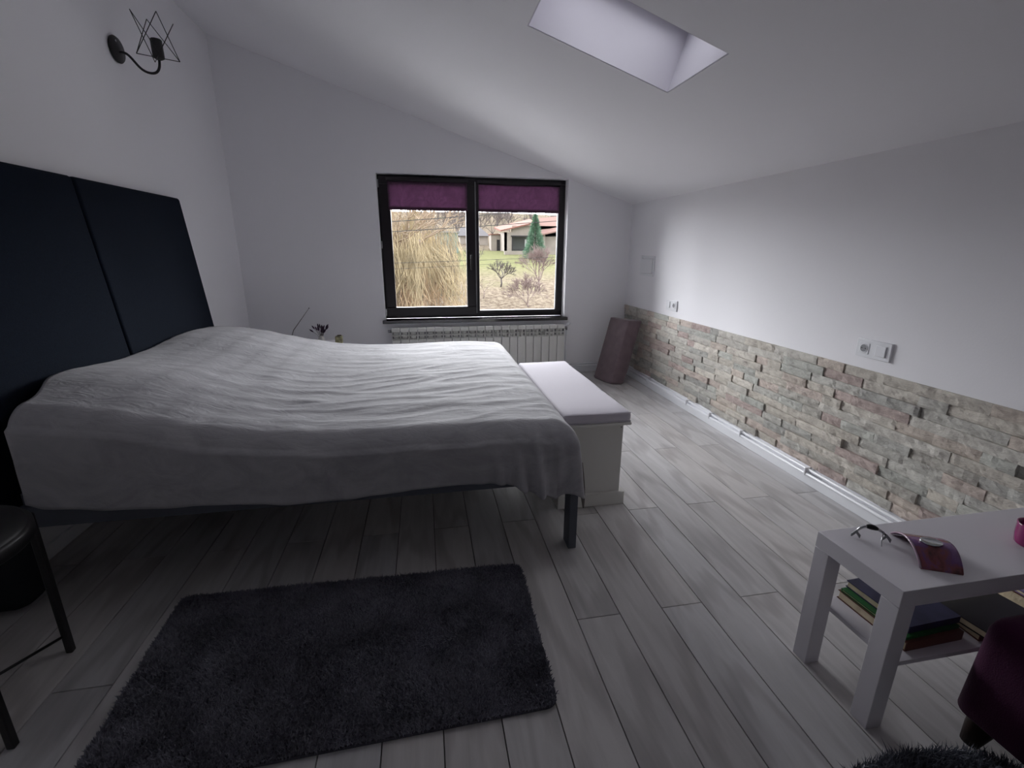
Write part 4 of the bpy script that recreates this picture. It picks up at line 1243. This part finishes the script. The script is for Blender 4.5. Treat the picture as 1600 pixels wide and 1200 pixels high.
WIRE = mat('black cable', (.012, .012, .012), .6)
def wire(z0, z1, y, label, rad=.009):
    bm = bmesh.new(); xs = [-14+i*.9 for i in range(34)]
    def zz(x):
        q = (x+.65)/4.0; u = (x-2)/16
        return z0+(z1-z0)*q + .35*u*u
    tube(bm, [(x, y+(x*.02), zz(x)) for x in xs], rad, 6)
    tag(obj('power_cable', bm, WIRE), label, 'cable', 'overhead power cables outside the window')
wire(1.877, 2.2416, 12, 'highest black overhead cable crossing the garden view')
wire(1.66, 1.97, 12.2, 'second overhead cable just below the top one')
wire(.93, 1.087, 12.0, 'lower thin overhead cable crossing mid window', .005)
wire(.78, .99, 12.3, 'lowest thin overhead cable crossing the garden view', .004)

# ------------------------------------------------------------------ light
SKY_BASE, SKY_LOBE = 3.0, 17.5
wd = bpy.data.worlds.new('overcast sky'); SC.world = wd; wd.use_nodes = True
nt = wd.node_tree; N, K = nt.nodes, nt.links
bg = N['Background']
tc = N.new('ShaderNodeTexCoord'); sp = N.new('ShaderNodeSeparateXYZ'); K.new(tc.outputs['Generated'], sp.inputs[0])
# overcast: extra glow added where the window faces, to light the room, dimmer behind the house
def mrange(src, a, b, lo, hi):
    n = N.new('ShaderNodeMapRange'); n.interpolation_type = 'SMOOTHSTEP'
    for k, v in (('From Min', a), ('From Max', b), ('To Min', lo), ('To Max', hi)): n.inputs[k].default_value = v
    K.new(src, n.inputs['Value']); return n.outputs[0]
def mth(op, a, b):
    n = N.new('ShaderNodeMath'); n.operation = op
    for k, v in enumerate((a, b)):
        if isinstance(v, (int, float)): n.inputs[k].default_value = v
        else: K.new(v, n.inputs[k])
    return n.outputs[0]
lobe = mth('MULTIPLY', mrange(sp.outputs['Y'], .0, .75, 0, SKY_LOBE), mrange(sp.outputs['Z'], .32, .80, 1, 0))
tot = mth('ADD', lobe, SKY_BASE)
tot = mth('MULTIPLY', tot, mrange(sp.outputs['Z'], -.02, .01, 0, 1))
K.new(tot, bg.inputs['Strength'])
bg.inputs['Color'].default_value = (.95, .965, 1.0, 1)
wd.cycles.sampling_method = 'AUTOMATIC'

def portal(name, loc, rot, sx, sy):
    l = bpy.data.lights.new(name, 'AREA'); l.shape = 'RECTANGLE'; l.size = sx; l.size_y = sy
    l.cycles.is_portal = True
    o = bpy.data.objects.new(name, l); COL.objects.link(o); o.location = loc; o.rotation_euler = rot
    return o
portal('window_portal', ((WX0+WX1)/2, W+.25, (WZ0+WZ1)/2), (-PI/2, 0, 0), WX1-WX0, WZ1-WZ0)
sc_ = Vector(((SKX0+SKX1)/2, (SKY0+SKY1)/2, cz((SKX0+SKX1)/2))) + NRM*.335
portal('roof_window_portal', sc_, (0, math.atan(-SL), 0), (SKX1-SKX0)*1.05, SKY1-SKY0)

# ------------------------------------------------------------------ camera
cam = bpy.data.cameras.new('camera'); cam.sensor_width = 36; cam.lens = 16.4585; cam.clip_start = .02; cam.clip_end = 400
co = bpy.data.objects.new('camera', cam); COL.objects.link(co); SC.camera = co
f = Vector((.17705051, .94495437, -.27516243)); rt = Vector((.98318163, -.18254009, .00574481)); up = Vector((.0447996, .27155176, .96138059))
co.matrix_world = Matrix(((rt.x, up.x, -f.x, 0), (rt.y, up.y, -f.y, 0), (rt.z, up.z, -f.z, CAMZ), (0, 0, 0, 1)))

vs = SC.view_settings
SC.display_settings.display_device = 'sRGB'
vs.view_transform = 'Standard'; vs.look = 'None'; vs.gamma = 1; vs.use_curve_mapping = False
vs.exposure = 0.42
SC.cycles.max_bounces = 9; SC.cycles.diffuse_bounces = 6; SC.cycles.transparent_max_bounces = 12
SC.cycles.sample_clamp_indirect = 6
